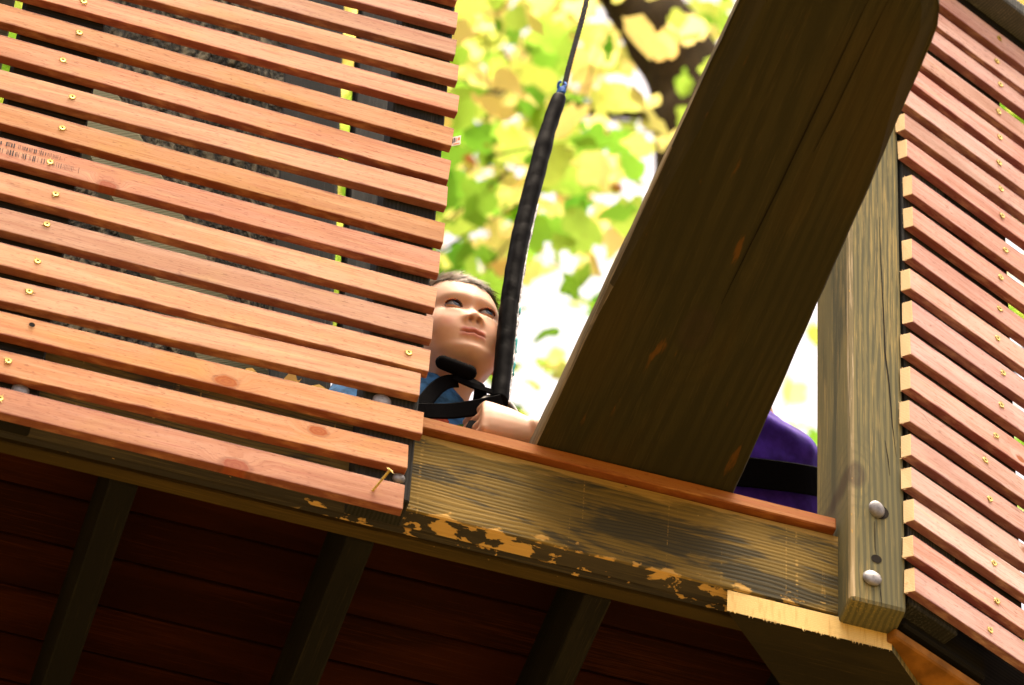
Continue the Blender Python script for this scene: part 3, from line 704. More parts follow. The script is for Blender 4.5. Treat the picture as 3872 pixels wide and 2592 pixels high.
limbs_b = [([TRB[5], (4.3, 12.6, 17.6), (4.9, 12.9, 19.4), (5.3, 13.0, 21.5)], (.10, .03)),
           ([TRB[5], (3.4, 13.4, 18.0), (2.9, 14.4, 19.2), (2.2, 15.4, 20.6)], (.045, .012)),
           ([TRB[7], (2.3, 12.2, 17.6), (1.4, 11.8, 17.9), (.4, 11.5, 18.6)], (.06, .015)),
           ([TRB[3], (4.6, 12.5, 15.4), (5.8, 12.9, 16.8), (7.0, 13.2, 18.0)], (.09, .02))]
def limb_mesh(pts, ra, rb, n=24, seg=10):
    P = spline(pts, n); return tube(P, np.linspace(ra, rb, n), seg)
for pts, (ra, rb) in limbs:
    V, F = limb_mesh(pts, ra, rb); mk('limb', V, F, M_limb, tree, None, True)
# leaf outline: a four-lobed autumn leaf with a notched tip, slightly folded along the rib
LO = [(0, -.5), (.10, -.46), (.34, -.40), (.50, -.16), (.36, -.04), (.46, .12), (.44, .34), (.22, .38), (.08, .30), (0, .34), (-.08, .30), (-.22, .38), (-.44, .34), (-.46, .12), (-.36, -.04), (-.50, -.16), (-.34, -.40), (-.10, -.46)]
lt = np.array([(0, 0, 0)]+[(x, y_, 0) for x, y_ in LO]); lt[:, 2] = np.abs(lt[:, 0])*.22
LN = len(lt); lf = np.array([(0, i, i+1) for i in range(1, LN-1)]+[(0, LN-1, 1)])
def leaf_cloud(centres, sizes, cols, seed):
    rg = np.random.default_rng(seed); n = len(centres)
    # leaves hang: their faces look mostly up or down, tips drooping
    yaw = rg.uniform(0, 2*np.pi, n); tilt = rg.normal(0, .62, n); rol = rg.normal(0, .5, n); curl = rg.uniform(-.5, .9, n)
    tv = np.repeat(lt[None], n, 0).copy(); tv[:, :, 2] = tv[:, :, 2]*rg.uniform(.1, 1.6, (n, 1)) - curl[:, None]*tv[:, :, 1]**2 + .06*np.sin(tv[:, :, 0]*9+yaw[:, None])
    tv *= sizes[:, None, None]
    def rot(ax, a):
        c, s = np.cos(a), np.sin(a); m = np.zeros((n, 3, 3)); i, j = [(1, 2), (2, 0), (0, 1)][ax]
        m[:, ax, ax] = 1; m[:, i, i] = c; m[:, j, j] = c; m[:, i, j] = -s; m[:, j, i] = s; return m
    M = rot(2, yaw) @ rot(0, tilt) @ rot(1, rol)
    v = np.einsum('nij,nkj->nki', M, tv) + centres[:, None]
    f = (lf[None]+(np.arange(n)*LN)[:, None, None]).reshape(-1, 3)
    me = bpy.data.meshes.new('leaves'); v = v.reshape(-1, 3).astype(np.float32)
    me.vertices.add(len(v)); me.vertices.foreach_set('co', v.ravel())
    me.loops.add(f.size); me.loops.foreach_set('vertex_index', f.ravel().astype(np.int32))
    me.polygons.add(len(f)); me.polygons.foreach_set('loop_start', np.arange(0, f.size, 3, dtype=np.int32)); me.polygons.foreach_set('loop_total', np.full(len(f), 3, np.int32))
    me.update(calc_edges=True); me.validate()
    at = me.attributes.new('leaf', 'FLOAT_COLOR', 'POINT'); cc = np.ones((len(v), 4), np.float32); cc[:, :3] = np.repeat(cols, LN)[:, None]
    at.data.foreach_set('color', cc.ravel()); me.materials.append(M_leaf); return me
# leaf clusters round twigs spread through a crown
def crown_of(par, cen, rad, n, sz_lo, sz_hi, spread, base0, keep, seed):
    rg = np.random.default_rng(seed); cl, tw, ce, sz, co = [], [], [], [], []
    cen, rad = np.array(cen), np.array(rad); tries = 0
    while len(cl) < n and tries < n*60:
        tries += 1
        p = rg.normal(0, 1, 3); p /= np.linalg.norm(p); p *= rg.uniform(.1, 1)**(1/2.4); c = cen+p*rad
        if mnoise.noise(Vector(c*.4)) < -.30 or not keep(c): continue
        cl.append(c)
    for c in cl:
        m = rg.integers(10, 22); base = np.clip(base0+.055*(c[2]-cen[2]+rad[2]*.5)/(rad[2]*.3)+rg.normal(0, .16), .02, .93)
        d = rg.normal(0, 1, 3); d[2] *= .4; d /= np.linalg.norm(d); ln = rg.uniform(.5, 1.1)*spread*2.4
        tw.append(([c-d*ln*.6, c, c+d*ln*.5+np.array((0, 0, -.08))], .006))
        for _ in range(m):
            t = rg.uniform(-.6, .6); ce.append(c+d*ln*t+rg.normal(0, spread, 3)); sz.append(rg.uniform(sz_lo, sz_hi)); co.append(np.clip(base+rg.normal(0, .13), 0, 1))
    o = mko('crown', leaf_cloud(np.array(ce), np.array(sz), np.array(co), seed), par); o['kind'] = 'stuff'
    V, F = cat(*[limb_mesh(P, r, r*.4, 6, 5) for P, r in tw]); mk('twig', V, F, M_limb, par)['kind'] = 'stuff'
crown_of(tree, (.7, 8.6, 15.6), (3.2, 2.2, 2.2), 90, .09, .17, .22, .5, lambda c: True, 5)
# a taller tree standing behind the deck: its crown fills the gap beside the plank
treeb = thing('tree', (B0[0], B0[1], 0), 'leafy yellow-green tree with a dark limb in the gap between slats and plank', 'tree')
P = spline(TRB, 90); V, F = tube(P, np.linspace(.30, .075, 90), 26)
V = [v+Vector(mnoise.noise_vector(v*5))*.018 for v in V]
mk('trunk', V, F, M_limb, treeb, None, True)
for pts, (ra, rb) in limbs_b:
    V, F = limb_mesh(pts, ra, rb, 40); mk('limb', V, F, M_limb, treeb, None, True)
LP = spline(TRB[3:], 90)
def keep_b(c):
    low = 1.6+1.5*(10.62-1.6)+1.08*(c[1]-12.0)+(.9*(c[0]-2.9) if c[0] < 3.5 else .54+2.6*(c[0]-3.5) if c[0] < 4.9 else -1.0)+1.2*mnoise.noise(Vector(c*.7))
    if c[2] < low or c[2] > low+4.2: return False
    d = LP-c; j = np.linalg.norm(d, axis=1).argmin()
    if np.linalg.norm(d[j]) < .45: return False
    # the limb hangs below the leaves on the near side
    k_ = np.linalg.norm(d[:, [0, 2]]-np.array((0, 0)), axis=1)
    f_ = d[:, 1] > 0
    return not (f_.any() and (np.abs(d[f_, 0]-.3*d[f_, 1]) + np.abs(d[f_, 2]-1.1*d[f_, 1])).min() < .42)
crown_of(treeb, (2.4, 11.4, 19.0), (6.2, 4.6, 5.8), 520, .085, .175, .29, .42, keep_b, 6)

# ------------------------------------------------------------------ people
def skin_material():
    b = NB('skin', .52, .35); at = b.n('Attribute', attribute_name='col')
    p = b.obj(); n = b.noise(b.map(p, (55,)*3), 1, 4)
    c = b.mix(b.math('MULTIPLY', b.step(n, .35, .75), .22), at.outputs['Color'], (.62, .26, .16))
    b.base(c); b.b.inputs['Subsurface Weight'].default_value = .18; b.b.inputs['Subsurface Radius'].default_value = (.012, .004, .002)
    b.b.inputs['Subsurface Scale'].default_value = .6
    b.bump(b.noise(b.map(p, (900,)*3), 1, 3), .12, .0006); return b.m
M_skin = skin_material()
def hair_material():
    b = NB('brown_hair', .5, .3); p = b.obj(); n = b.noise(b.map(p, (60, 60, 60)), 1, 4)
    b.base(b.mix(b.step(n, .35, .65), (.085, .046, .018), (.28, .165, .068))); return b.m
M_hair = hair_material()
def eye_material():
    b = NB('eye', .22, .35); tc = b.n('TexCoord'); x, y, z = b.xyz(tc.outputs['Object'])
    d = b.math('SQRT', b.math('ADD', b.math('MULTIPLY', x, x), b.math('MULTIPLY', z, z)))
    d = b.math('ADD', d, b.math('MULTIPLY', b.step(y, -.0015, .0015), 9))       # only the front of the ball
    c = b.ramp(b.math('DIVIDE', d, .0125), [(0, (.004, .004, .005)), (.20, (.004, .004, .005)), (.24, (.025, .05, .08)), (.46, (.055, .10, .15)), (.56, (.012, .02, .03)), (.62, (.34, .34, .34)), (1, (.30, .26, .24))])
    b.base(c); return b.m
M_eye = eye_material()
SKIN = np.array((.76, .455, .29))
HEADROWS = [  # front (y, z)   side (x, y, z)   back (y, z)
    (.008, .0985, .001, .010, .0985, .012, .0985), (-.028, .0935, .034, .012, .0945, .055, .090), (-.057, .0740, .0590, .015, .0760, .090, .062),
    (-.0745, .0450, .0695, .016, .0470, .101, .030), (-.0810, .0190, .0715, .013, .0200, .102, .000), (-.0770, .0000, .0705, .008, .0000, .097, -.022),
    (-.0800, -.0200, .0690, -.001, -.0200, .087, -.038), (-.0805, -.0350, .0670, -.006, -.0360, .075, -.052), (-.0800, -.0470, .0640, -.010, -.0490, .066, -.062),
    (-.0785, -.0550, .0585, -.012, -.0570, .060, -.070), (-.0755, -.0670, .0525, -.014, -.0660, .056, -.078), (-.0760, -.0800, .0455, -.016, -.0745, .053, -.086),
    (-.0650, -.0905, .0395, -.010, -.0820, .052, -.093), (-.0450, -.0945, .0355, .000, -.0890, .052, -.100), (-.0200, -.0985, .0325, .014, -.0980, .053, -.108),
    (-.0060, -.1220, .0300, .024, -.1240, .056, -.128), (-.0160, -.1600, .0380, .022, -.1600, .062, -.160), (-.022, -.185, .046, .024, -.185, .066, -.185)]
def gs(P, c, s):
    d = (P-np.array(c))/np.array(s if hasattr(s, '__len__') else (s, s, s)); return np.exp(-.5*(d**2).sum(1))
def make_head(scale, hair_cap=True):
    """Returns verts, faces and colours of a child's head and neck; face towards -y, origin between the eyes' level and the ears."""
    NRg, NSg = 170, 210
    rows = spline(HEADROWS, NRg); u = np.linspace(0, 1, NSg, endpoint=False)
    th = 2*np.pi*(u - .105*np.sin(2*np.pi*u))          # dense at the front (theta 0)
    V = np.zeros((NRg, NSg, 3))
    c, s_ = np.cos(th), np.sin(th)
    for i, (yf, zf, xs, ys_, zs, yb, zb_) in enumerate(rows):
        fr = np.clip(c, 0, 1); bk = np.clip(-c, 0, 1)
        ex = .86+.17*min(1, max(0, (-.015-zs)/.05)); V[i, :, 0] = xs*np.sign(s_)*np.abs(s_)**ex
        V[i, :, 1] = ys_ + (yf-ys_)*fr**.92 + (yb-ys_)*bk**.92
        V[i, :, 2] = zs + (zf-zs)*fr**1.4 + (zb_-zs)*bk**1.4
    P = V.reshape(-1, 3)
    front = np.clip((-P[:, 1]-.01)/.05, 0, 1)
    def push(c_, s__, v): nonlocal P; P = P + gs(P, c_, s__)[:, None]*np.array(v)
    for sx in (-1, 1):
        push((sx*.043, -.058, -.036), (.020, .022, .020), (sx*.0060, -.0085, -.002))      # cheeks
        push((sx*.038, -.050, -.062), (.018, .02, .014), (sx*.004, -.003, -.002))
        push((sx*.0275, -.075, .0035), (.0130, .018, .0078), (0, .0070, 0)); push((sx*.0285, -.072, -.0105), (.013, .02, .0050), (0, -.0022, 0))               # eye sockets
        push((sx*.0100, -.078, .002), (.006, .014, .009), (0, .0025, 0))
        push((sx*.0285, -.076, .0175), (.016, .02, .0065), (0, -.0012, 0))                # brow
        push((sx*.030, -.070, -.0125), (.014, .02, .005), (0, -.0004, 0))                 # lower lid bag
    push((0, -.079, .000), (.0060, .02, .014), (0, -.0022, 0))                            # nose bridge
    push((0, -.081, -.016), (.0072, .02, .010), (0, -.0030, 0))
    push((0, -.083, -.0270), (.0090, .02, .0078), (0, -.0088, .0018))                     # tip
    for sx in (-1, 1):
        push((sx*.0105, -.083, -.0310), (.0046, .016, .0048), (sx*.0014, -.0042, 0))      # nostril wings
        push((sx*.0062, -.089, -.0358), (.0029, .010, .0026), (0, .0030, .0060))          # nostrils
        push((sx*.0125, -.080, -.042), (.006, .014, .008), (0, .0012, 0))
    push((0, -.083, -.0420), (.0028, .012, .005), (0, .0012, 0))                          # philtrum
    # lips
    x = P[:, 0]; z = P[:, 2]; lipw = np.clip(1-(np.abs(x)/.0225)**2.2, 0, 1)*front
    zm = -.0540 + .30*np.abs(x)**1.35*-1 + .0006*np.cos(x*420)                            # mouth line, corners low
    up = np.exp(-.5*((z-(zm+.0044))/.0032)**2)*lipw; lo = np.exp(-.5*((z-(zm-.0048))/.0034)**2)*lipw; gr = np.exp(-.5*((z-zm)/.0013)**2)*np.clip(lipw*1.3, 0, 1)
    P[:, 1] += -.0040*up - .0036*lo + .0030*gr
    push((0, -.078, -.0665), (.012, .02, .0040), (0, .0009, 0))
    push((0, -.076, -.0815), (.014, .02, .010), (0, -.0032, -.0005))                      # chin
    col = np.tile(SKIN, (len(P), 1))
    def tint(m, c_): nonlocal col; m = np.clip(m, 0, 1)[:, None]; col = col*(1-m)+np.array(c_)*m
    x = P[:, 0]; z = P[:, 2]
    lipc = np.clip(np.exp(-((z-(zm+.0034))/.0052)**4)*(lipw > .02), 0, 1)*np.clip(lipw*2, 0, 1)
    lipc2 = np.clip(np.exp(-((z-(zm-.0036))/.0046)**4)*(lipw > .02), 0, 1)*np.clip(lipw*2, 0, 1)
    tint(np.maximum(lipc, lipc2*.75)*.85, (.58, .15, .13)); tint(gr*.7*(lipw > .05), (.20, .045, .03))
    for sx in (-1, 1):
        tint(gs(P, (sx*.046, -.06, -.030), (.016, .03, .014))*.38, (.78, .31, .21))       # rosy cheeks
        tint(gs(P, (sx*.0062, -.087, -.0325), (.0024, .010, .0024))*1.0, (.14, .035, .02))  # inside the nostrils
        tint(gs(P, (sx*.0285, -.075, .004), (.015, .02, .0060))*.40, (.50, .20, .13))
        brow = np.exp(-.5*((z-(.0165+.0035*np.cos((x-sx*.027)*95)))/.0024)**2)*np.exp(-((x-sx*.029)/.0165)**4)*front
        tint(brow*.22, (.42, .25, .13))
    tint(gs(P, (-.040, -.07, -.040), (.005, .02, .0045))*.5, (.72, .24, .17))             # small graze on the cheek
    F = []
    idx = lambda i, k: i*NSg + k % NSg
    for i in range(NRg-1):
        for k in range(NSg): F.append((idx(i, k), idx(i+1, k), idx(i+1, k+1), idx(i, k+1)))
    scalp = P.reshape(NRg, NSg, 3).copy()
    verts, faces, cols = [P], F, [col]; off = len(P)
    def addm(v, f, c_):
        nonlocal off, faces
        verts.append(np.array([tuple(q) for q in v])); faces = faces + [tuple(i+off for i in q_) for q_ in f]; cols.append(c_ if getattr(c_, 'ndim', 1) == 2 else np.tile(c_, (len(v), 1))); off += len(v)
    # eyelids: shells round each eyeball with an almond opening
    for sx in (-1, 1):
        ec = np.array((sx*.0270, -.0648, .0005)); rl = .0134
        for top in (True, False):
            V2, F2, C2 = [], [], []; na, nb = 25, 8
            for a in range(na):
                az = R(-72+144*a/(na-1)); open_ = (R(19) if top else R(-20))*max(0, math.cos(az*1.22))**.8 + R(-3)
                end = R(62) if top else R(-58)
                for b_ in range(nb):
                    t = b_/(nb-1); el = open_ + (end-open_)*t; rr = rl*(1.0 + .04*math.sin(math.pi*min(1, t*2)) - .10*t*t) if top else rl*(1.0-.24*t**1.1)
                    azz = az
                    V2.append(ec + rr*np.array((math.sin(azz)*math.cos(el), -math.cos(azz)*math.cos(el), math.sin(el))))
                    C2.append(np.array((.035, .02, .012))*(1-min(1, t*3.5)) + np.array((.60, .29, .19))*min(1, t*3.5) if top else np.array((.62, .30, .21))*(1-min(1, t*6))+SKIN*.97*min(1, t*6))
            for a in range(na-1):
                for b_ in range(nb-1):
                    q_ = (a*nb+b_, (a+1)*nb+b_, (a+1)*nb+b_+1, a*nb+b_+1); F2.append(q_)
            addm(V2, F2, np.array(C2))
            if top:      # lash line along the upper lid
                V2, F2 = [], []
                for a in range(na):
                    az = R(-66+132*a/(na-1)); el = R(19)*max(0, math.cos(az*1.22))**.8 + R(-4)
                    dv = np.array((math.sin(az)*math.cos(el), -math.cos(az)*math.cos(el), math.sin(el)))
                    V2 += [ec+dv*rl*.99, ec+dv*rl*1.0+np.array((0, 0, .0016)), ec+dv*(rl+.0030)+np.array((0, 0, .0012))]
                for a in range(na-1):
                    for q_ in range(3): F2.append((a*3+q_, a*3+3+q_, a*3+3+(q_+1) % 3, a*3+(q_+1) % 3))
                addm(V2, F2, np.array((.035, .022, .014)))
    # ears
    for sx in (-1, 1):
        V2, F2 = [], []; na, nb = 40, 9
        for a in range(na):
            t = 2*math.pi*a/na; rx = .0165*(1 - .22*math.sin(t)*-1*0 + .12*math.cos(t-.5)); rz = .029*(1+.04*math.cos(2*t))
            ex, ez = math.cos(t)*rx*(1 if math.sin(t) > -.2 else .72), math.sin(t)*rz
            for b_ in range(nb):
                s = b_/(nb-1); lift = .0125*math.sin(s*1.9)*(1 if s < .8 else 1) - .0075*math.exp(-((s-.55)/.2)**2) + .004*(s > .9)
                V2.append((sx*(.0690+.0045*s+lift*(.6+.5*math.cos(t)) + .008*math.cos(t)*s), .013+ex*s*1.0+.003, -.010+ez*s*1.05))
        for a in range(na):
            for b_ in range(nb-1): F2.append((a*nb+b_, ((a+1) % na)*nb+b_, ((a+1) % na)*nb+b_+1, a*nb+b_+1))
        # back of the ear
        o2 = len(V2)
        for a in range(na):
            v = V2[a*nb+nb-1]; V2.append((v[0]-sx*.003, v[1]+.001, v[2])); V2.append((sx*.062, .013+(v[1]-.013)*.6, -.008+(v[2]+.008)*.6))
        for a in range(na):
            b2 = (a+1) % na; F2.append((a*nb+nb-1, b2*nb+nb-1, o2+2*b2, o2+2*a)); F2.append((o2+2*a, o2+2*b2, o2+2*b2+1, o2+2*a+1))
        addm(V2, F2, np.array((.80, .34, .22)))
    return np.concatenate(verts)*scale, faces, np.concatenate(cols), scalp*scale
def hair_mesh(scalp, scale, seed, length=.027, sweep=(.62, -.18, .25), n=8000, fringe=.060):
    """Short tapering locks rooted on the scalp."""
    rs_ = np.random.default_rng(seed); NRg, NSg, _ = scalp.shape; V, F = [], []
    cnt = 0
    # close-cropped under-layer so that no skin shows between the locks
    cap = []
    def in_hair(p):
        x, y, z = p/scale
        line = fringe - .30*max(0, y+.062) - .9*max(0, abs(x)-.048)*.5        # hairline runs down behind the temples
        if y > .005: line = min(line, .028-1.05*(y-.005))
        if y > .045: line = max(-.075, line)
        return z > line
    for _ in range(n*6):
        if cnt >= n: break
        i = int(rs_.integers(2, int(NRg*.72))); k = int(rs_.integers(0, NSg)); p = scalp[i, k]
        if not in_hair(p + np.array((0, 0, rs_.normal(0, .0035)))): continue
        a = scalp[max(i-1, 0), k]-scalp[i+1, k]; b_ = scalp[i, (k+1) % NSg]-scalp[i, k-1]
        nn = np.cross(b_, a); L = np.linalg.norm(nn)
        if L < 1e-12: continue
        nn /= L
        if np.dot(nn, p-np.array((0, .01, .0))*scale) < 0: nn = -nn
        d = np.array(sweep) + rs_.normal(0, .24, 3); d -= nn*np.dot(d, nn); d /= np.linalg.norm(d)+1e-9
        l = length*scale*rs_.uniform(.6, 1.25)*(1.15 if p[2] > .06*scale else .55 if p[2] < 0 else .85); wd = rs_.uniform(.0007, .0015)
        sd = np.cross(nn, d); o_ = len(V)
        lift = rs_.uniform(.05, .42)
        for t in (0, .5, 1):
            q_ = p + d*l*t*(1-.1*t) + nn*l*lift*(t-.55*t*t) + nn*.0004
            wv = wd*(1-.85*t)
            V += [q_-sd*wv, q_+sd*wv]
        F += [(o_, o_+1, o_+3, o_+2), (o_+2, o_+3, o_+5, o_+4)]; cnt += 1
    o_ = len(V); inc = {}
    for i in range(0, int(NRg*.72)):
        for k in range(NSg):
            if in_hair(scalp[i, k]): inc[(i, k)] = len(V); p = scalp[i, k]; c_ = p-np.array((0, .01, .0))*scale; V.append(p + c_/max(np.linalg.norm(c_), 1e-6)*.0012)
    for (i, k) in list(inc):
        q_ = [(i, k), (i+1, k), (i+1, (k+1) % NSg), (i, (k+1) % NSg)]
        if all(e in inc for e in q_): F.append(tuple(inc[e] for e in q_))
    return V, F
def person_body(parts, head, HM, par, voxel, arm_col=SKIN):
    """skin surface of limbs and torso joined with the head into one mesh"""
    bv, bf = blob(parts, voxel, 4)
    hv, hf, hc, _ = head
    M3 = np.array(HM.to_3x3()); hv = hv @ M3.T + np.array(HM.translation)
    V = np.concatenate([hv, bv]); F = hf + [tuple(i+len(hv) for i in f) for f in bf]
    o = mk('body', V, F, M_skin, par, None, True)
    at = o.data.attributes.new('col', 'FLOAT_COLOR', 'POINT'); cc = np.ones((len(V), 4), np.float32)
    cc[:len(hv), :3] = hc; cc[len(hv):, :3] = arm_col; at.data.foreach_set('color', cc.ravel())
    return o
def hand(wrist, dirn, palm_n, curl=1.0, size=1.0, side=1):
    """five separate fingers curling towards palm_n; dirn runs from wrist to knuckles"""
    w_ = Vector(wrist); d = Vector(dirn).normalized(); pn = Vector(palm_n); pn = (pn-d*pn.dot(d)).normalized(); s = d.cross(pn).normalized()*side
    out = []; k = size
    out.append(tube([w_-d*.012*k, w_+d*.012*k, w_+d*.04*k, w_+d*.068*k, w_+d*.078*k], [(.018*k, .023*k), (.017*k, .027*k), (.016*k, .036*k), (.014*k, .037*k), (.008*k, .030*k)], 16))
    # palm uses an elliptical section; its wide axis follows s
    V0, F0 = [], []
    prof_ = [(-.015, .020, .015), (.01, .026, .016), (.04, .036, .0165), (.066, .039, .0145), (.080, .033, .009)]
    for (t, wa, wb) in prof_:
        for q_ in range(16): a = 2*math.pi*q_/16; V0.append(w_+d*t*k+s*math.cos(a)*wa*k+pn*math.sin(a)*wb*k)
    for i in range(len(prof_)-1):
        for q_ in range(16): F0.append((i*16+q_, i*16+(q_+1) % 16, i*16+16+(q_+1) % 16, i*16+16+q_))
    F0 += [tuple(range(15, -1, -1)), tuple(range(64, 80))]; out[0] = (V0, F0)
    for off, ln, r in ((-.029, .92, .0088), (-.010, 1.02, .0092), (.010, 1.0, .0092), (.029, .86, .0086)):
        p = w_+d*.072*k+s*off*k; ang = 0.15; pts = [p-d*.02*k, p]; cur = p
        for seg_, l in enumerate((.040, .026, .020)):
            ang += (1.15, 1.25, .75)[seg_]*curl; dv = d*math.cos(ang)+pn*math.sin(ang)
            for h in range(2): cur = cur+dv*l*.5*ln*k; pts.append(cur)
        out.append(tube(pts, [r*k*.9, r*k*1.05, r*k, r*k*1.03, r*k*.94, r*k*.97, r*k*.88, r*k*.6], 12))
    tb = w_+d*.018*k+s*-.026*k+pn*.006*k
    t1 = tb+(d*.7-s*.55+pn*.55).normalized()*.034*k; t2 = t1+(d*.6+s*.25+pn*.75).normalized()*.030*k; t3 = t2+(d*.25+s*.75+pn*.5).normalized()*.024*k
    out.append(tube([tb, tb.lerp(t1, .5), t1, t1.lerp(t2, .5), t2, t2.lerp(t3, .6), t3], [.0125*k, .0125*k, .0115*k, .0105*k, .0110*k, .0100*k, .006*k], 12))
    return out

# ---- the boy, sitting on the deck behind the slats
boy = thing('person', (1.06, 5.05, DECK), 'small boy in a blue shirt and black harness looking up past the slats', 'person')
HS = 1.0679
HM = T(1.0955, 5.0, 7.0676) @ RZ(R(7.506)) @ Matrix.Rotation(R(2.754), 4, 'X') @ Matrix.Rotation(R(-5.895), 4, 'Y')
head = make_head(HS)
lsh, rsh = (1.150, 5.035, 6.872), (.968, 5.035, 6.940)
lel, rel = (1.225, 4.985, 6.735), (.905, 5.00, 6.75)
lwr, rwr = (1.155, 4.90, 6.700), (.985, 4.90, 6.70)
parts = [limb((1.065, 5.05, 6.70), (1.066, 5.04, 6.86), .075, .07), limb((1.072, 5.03, 6.86), (1.078, 5.028, 6.93), .036, .031),
         limb(lsh, lel, .030, .025), limb(lel, lwr, .024, .018), limb(rsh, rel, .030, .025), limb(rel, rwr, .024, .018),
         limb((1.13, 5.05, 6.665), (1.25, 4.87, 6.655), .055, .04), limb((1.25, 4.87, 6.645), (1.09, 4.86, 6.615), .036, .026), limb((1.09, 4.86, 6.61), (1.03, 4.84, 6.605), .022, .018),
         limb((1.0, 5.05, 6.665), (.88, 4.87, 6.655), .055, .04), limb((.88, 4.87, 6.645), (1.02, 4.93, 6.62), .036, .026), limb((1.02, 4.93, 6.61), (1.09, 4.92, 6.605), .022, .018)]
parts += hand(lwr, (-.6, -.5, .05), (-.3, .2, -.6), 1.0, .62, 1) + hand(rwr, (.6, -.5, .05), (.3, .2, -.6), 1.0, .62, -1)
person_body(parts, head, HM, boy, .0045)
V, F = hair_mesh(head[3], HS, 3); mk('hair', V, F, M_hair, boy, HM)
for sx in (-1, 1):
    ev, ef = ball((0, 0, 0), .0124*HS, 28, 20)
    # gaze up and to his left
    mk('eye', ev, ef, M_eye, boy, HM @ T(sx*.0270*HS, -.0648*HS, .0005*HS) @ RZ(R(14)) @ Matrix.Rotation(R(-16), 4, 'X'), True)
def cloth(name, parts, voxel, mat, par, amp=.004, freq=18, sm=4, offs=0.0, fold=None):
    V, F = blob(parts, voxel, sm)
    W = np.array([tuple(mnoise.noise_vector(Vector(v)*freq + Vector((offs, 0, 0)))) for v in V])
    ridg = np.array([mnoise.ridged_multi_fractal(Vector((v[0], v[1], v[2]*.7))*freq*.55, 1.0, 2.0, 3, 1.0, 2.0) for v in V])
    cen = V.mean(0); d = V-cen; d /= np.linalg.norm(d, axis=1)[:, None]+1e-9
    V = V + W*amp*.6 + d*((ridg-1.0)*amp*.7)[:, None]
    if fold:
        ax, fa, ff = fold; ph = V @ np.array(ax)*ff + 2.6*np.array([mnoise.noise(Vector(v)*5) for v in V]); V = V + d*(fa*np.maximum(0, np.sin(ph))**3)[:, None]
    return mk(name, V, F, mat, par, None, True)
def sheet(pts_radii):   # a torso shape: elliptical sections (centre, half-width x, half-depth y)
    V, F = [], []; sg = 28
    for (cx, cy, cz, a, b_) in pts_radii:
        for k in range(sg): t = 2*math.pi*k/sg; V.append((cx+a*math.cos(t), cy+b_*math.sin(t), cz))
    for i in range(len(pts_radii)-1):
        for k in range(sg): F.append((i*sg+k, i*sg+(k+1) % sg, i*sg+sg+(k+1) % sg, i*sg+sg+k))
    F += [tuple(range(sg-1, -1, -1)), tuple(range((len(pts_radii)-1)*sg, len(pts_radii)*sg))]
    return V, F
sp_ = [sheet([(1.065, 5.05, 6.60, .11, .085), (1.065, 5.045, 6.68, .112, .088), (1.066, 5.035, 6.76, .108, .085), (1.066, 5.03, 6.84, .105, .078), (1.062, 5.03, 6.890, .098, .068), (1.058, 5.030, 6.932, .082, .060), (1.060, 5.032, 6.958, .056, .052)]),
       limb(lsh, Vector(lsh).lerp(Vector(lel), .75), .046, .044), limb(rsh, Vector(rsh).lerp(Vector(rel), .75), .050, .044)]
cloth('shirt', sp_, .0045, M_shirt, boy, .004, 22)
cloth('trousers', [limb((1.13, 5.05, 6.665), (1.25, 4.87, 6.655), .062, .047), limb((1.25, 4.87, 6.645), (1.09, 4.86, 6.62), .043, .034), limb((1.0, 5.05, 6.665), (.88, 4.87, 6.655), .062, .047), limb((.88, 4.87, 6.645), (1.02, 4.93, 6.62), .043, .034), sheet([(1.065, 5.05, 6.585, .10, .085), (1.065, 5.05, 6.68, .115, .09)])], .006, M_trouser, boy, .004)

# ---- the adult in purple, kneeling behind the plank and reaching for the harness
ad = thing('person', (1.72, 5.50, DECK), 'kneeling person in a purple top with a wide black belt, half hidden by the plank', 'person')
AX = Vector((-.305, -.587, .750)).normalized(); AC = Vector((1.645, 5.326, 7.263)); AE = Vector((.93, -.32, .13)); AE = (AE-AX*AE.dot(AX)).normalized(); AF = AE.cross(AX)
def torso(rows, seg=28):
    V, F = [], []
    for s, a, b_, *of in rows:
        for k in range(seg): t = 2*math.pi*k/seg; V.append(AC+AX*s+AE*((of[0] if of else 0)+a*math.cos(t))+AF*b_*math.sin(t))
    for i in range(len(rows)-1):
        for k in range(seg): F.append((i*seg+k, i*seg+(k+1) % seg, i*seg+seg+(k+1) % seg, i*seg+seg+k))
    F += [tuple(range(seg-1, -1, -1)), tuple(range((len(rows)-1)*seg, len(rows)*seg))]
    return V, F
HC = AC+AX*.30
AM = T(HC) @ RZ(R(-42)) @ Matrix.Rotation(R(18), 4, 'X')
ahead = make_head(1.12)
sL, eL, wL = Vector((1.49, 5.27, 7.24)), Vector((1.47, 5.05, 6.905)), Vector((1.222, 4.905, 6.797))
sR, eR, wR = Vector((1.74, 5.40, 7.33)), Vector((1.86, 5.56, 7.14)), Vector((1.86, 5.36, 6.98))
parts = [torso([(-.38, .10, .08), (-.2, .13, .10), (0, .13, .10), (.1, .11, .08), (.16, .06, .05)]), limb(AC+AX*.1, HC-AX*.06, .05, .05),
         limb(sL, eL, .048, .038, bulge=.003), limb(eL, wL, .038, .0265, bulge=.004), limb(sR, eR, .045, .036), limb(eR, wR, .036, .024),
         limb((1.66, 5.52, 6.98), (1.60, 5.22, 6.66), .085, .055), limb((1.60, 5.22, 6.645), (1.64, 5.66, 6.63), .052, .036), limb((1.64, 5.66, 6.625), (1.65, 5.80, 6.615), .034, .028),
         limb((1.82, 5.56, 6.98), (1.84, 5.30, 6.66), .085, .055), limb((1.84, 5.30, 6.645), (1.84, 5.72, 6.63), .052, .036), limb((1.84, 5.72, 6.625), (1.85, 5.86, 6.615), .034, .028)]
parts += hand(wL, (-.985, -.05, .05), (.0, .97, -.2), .9, 1.16, 1) + hand(wR, (-.5, -.7, -.2), (-.3, .1, -.7), .5, .95, -1)
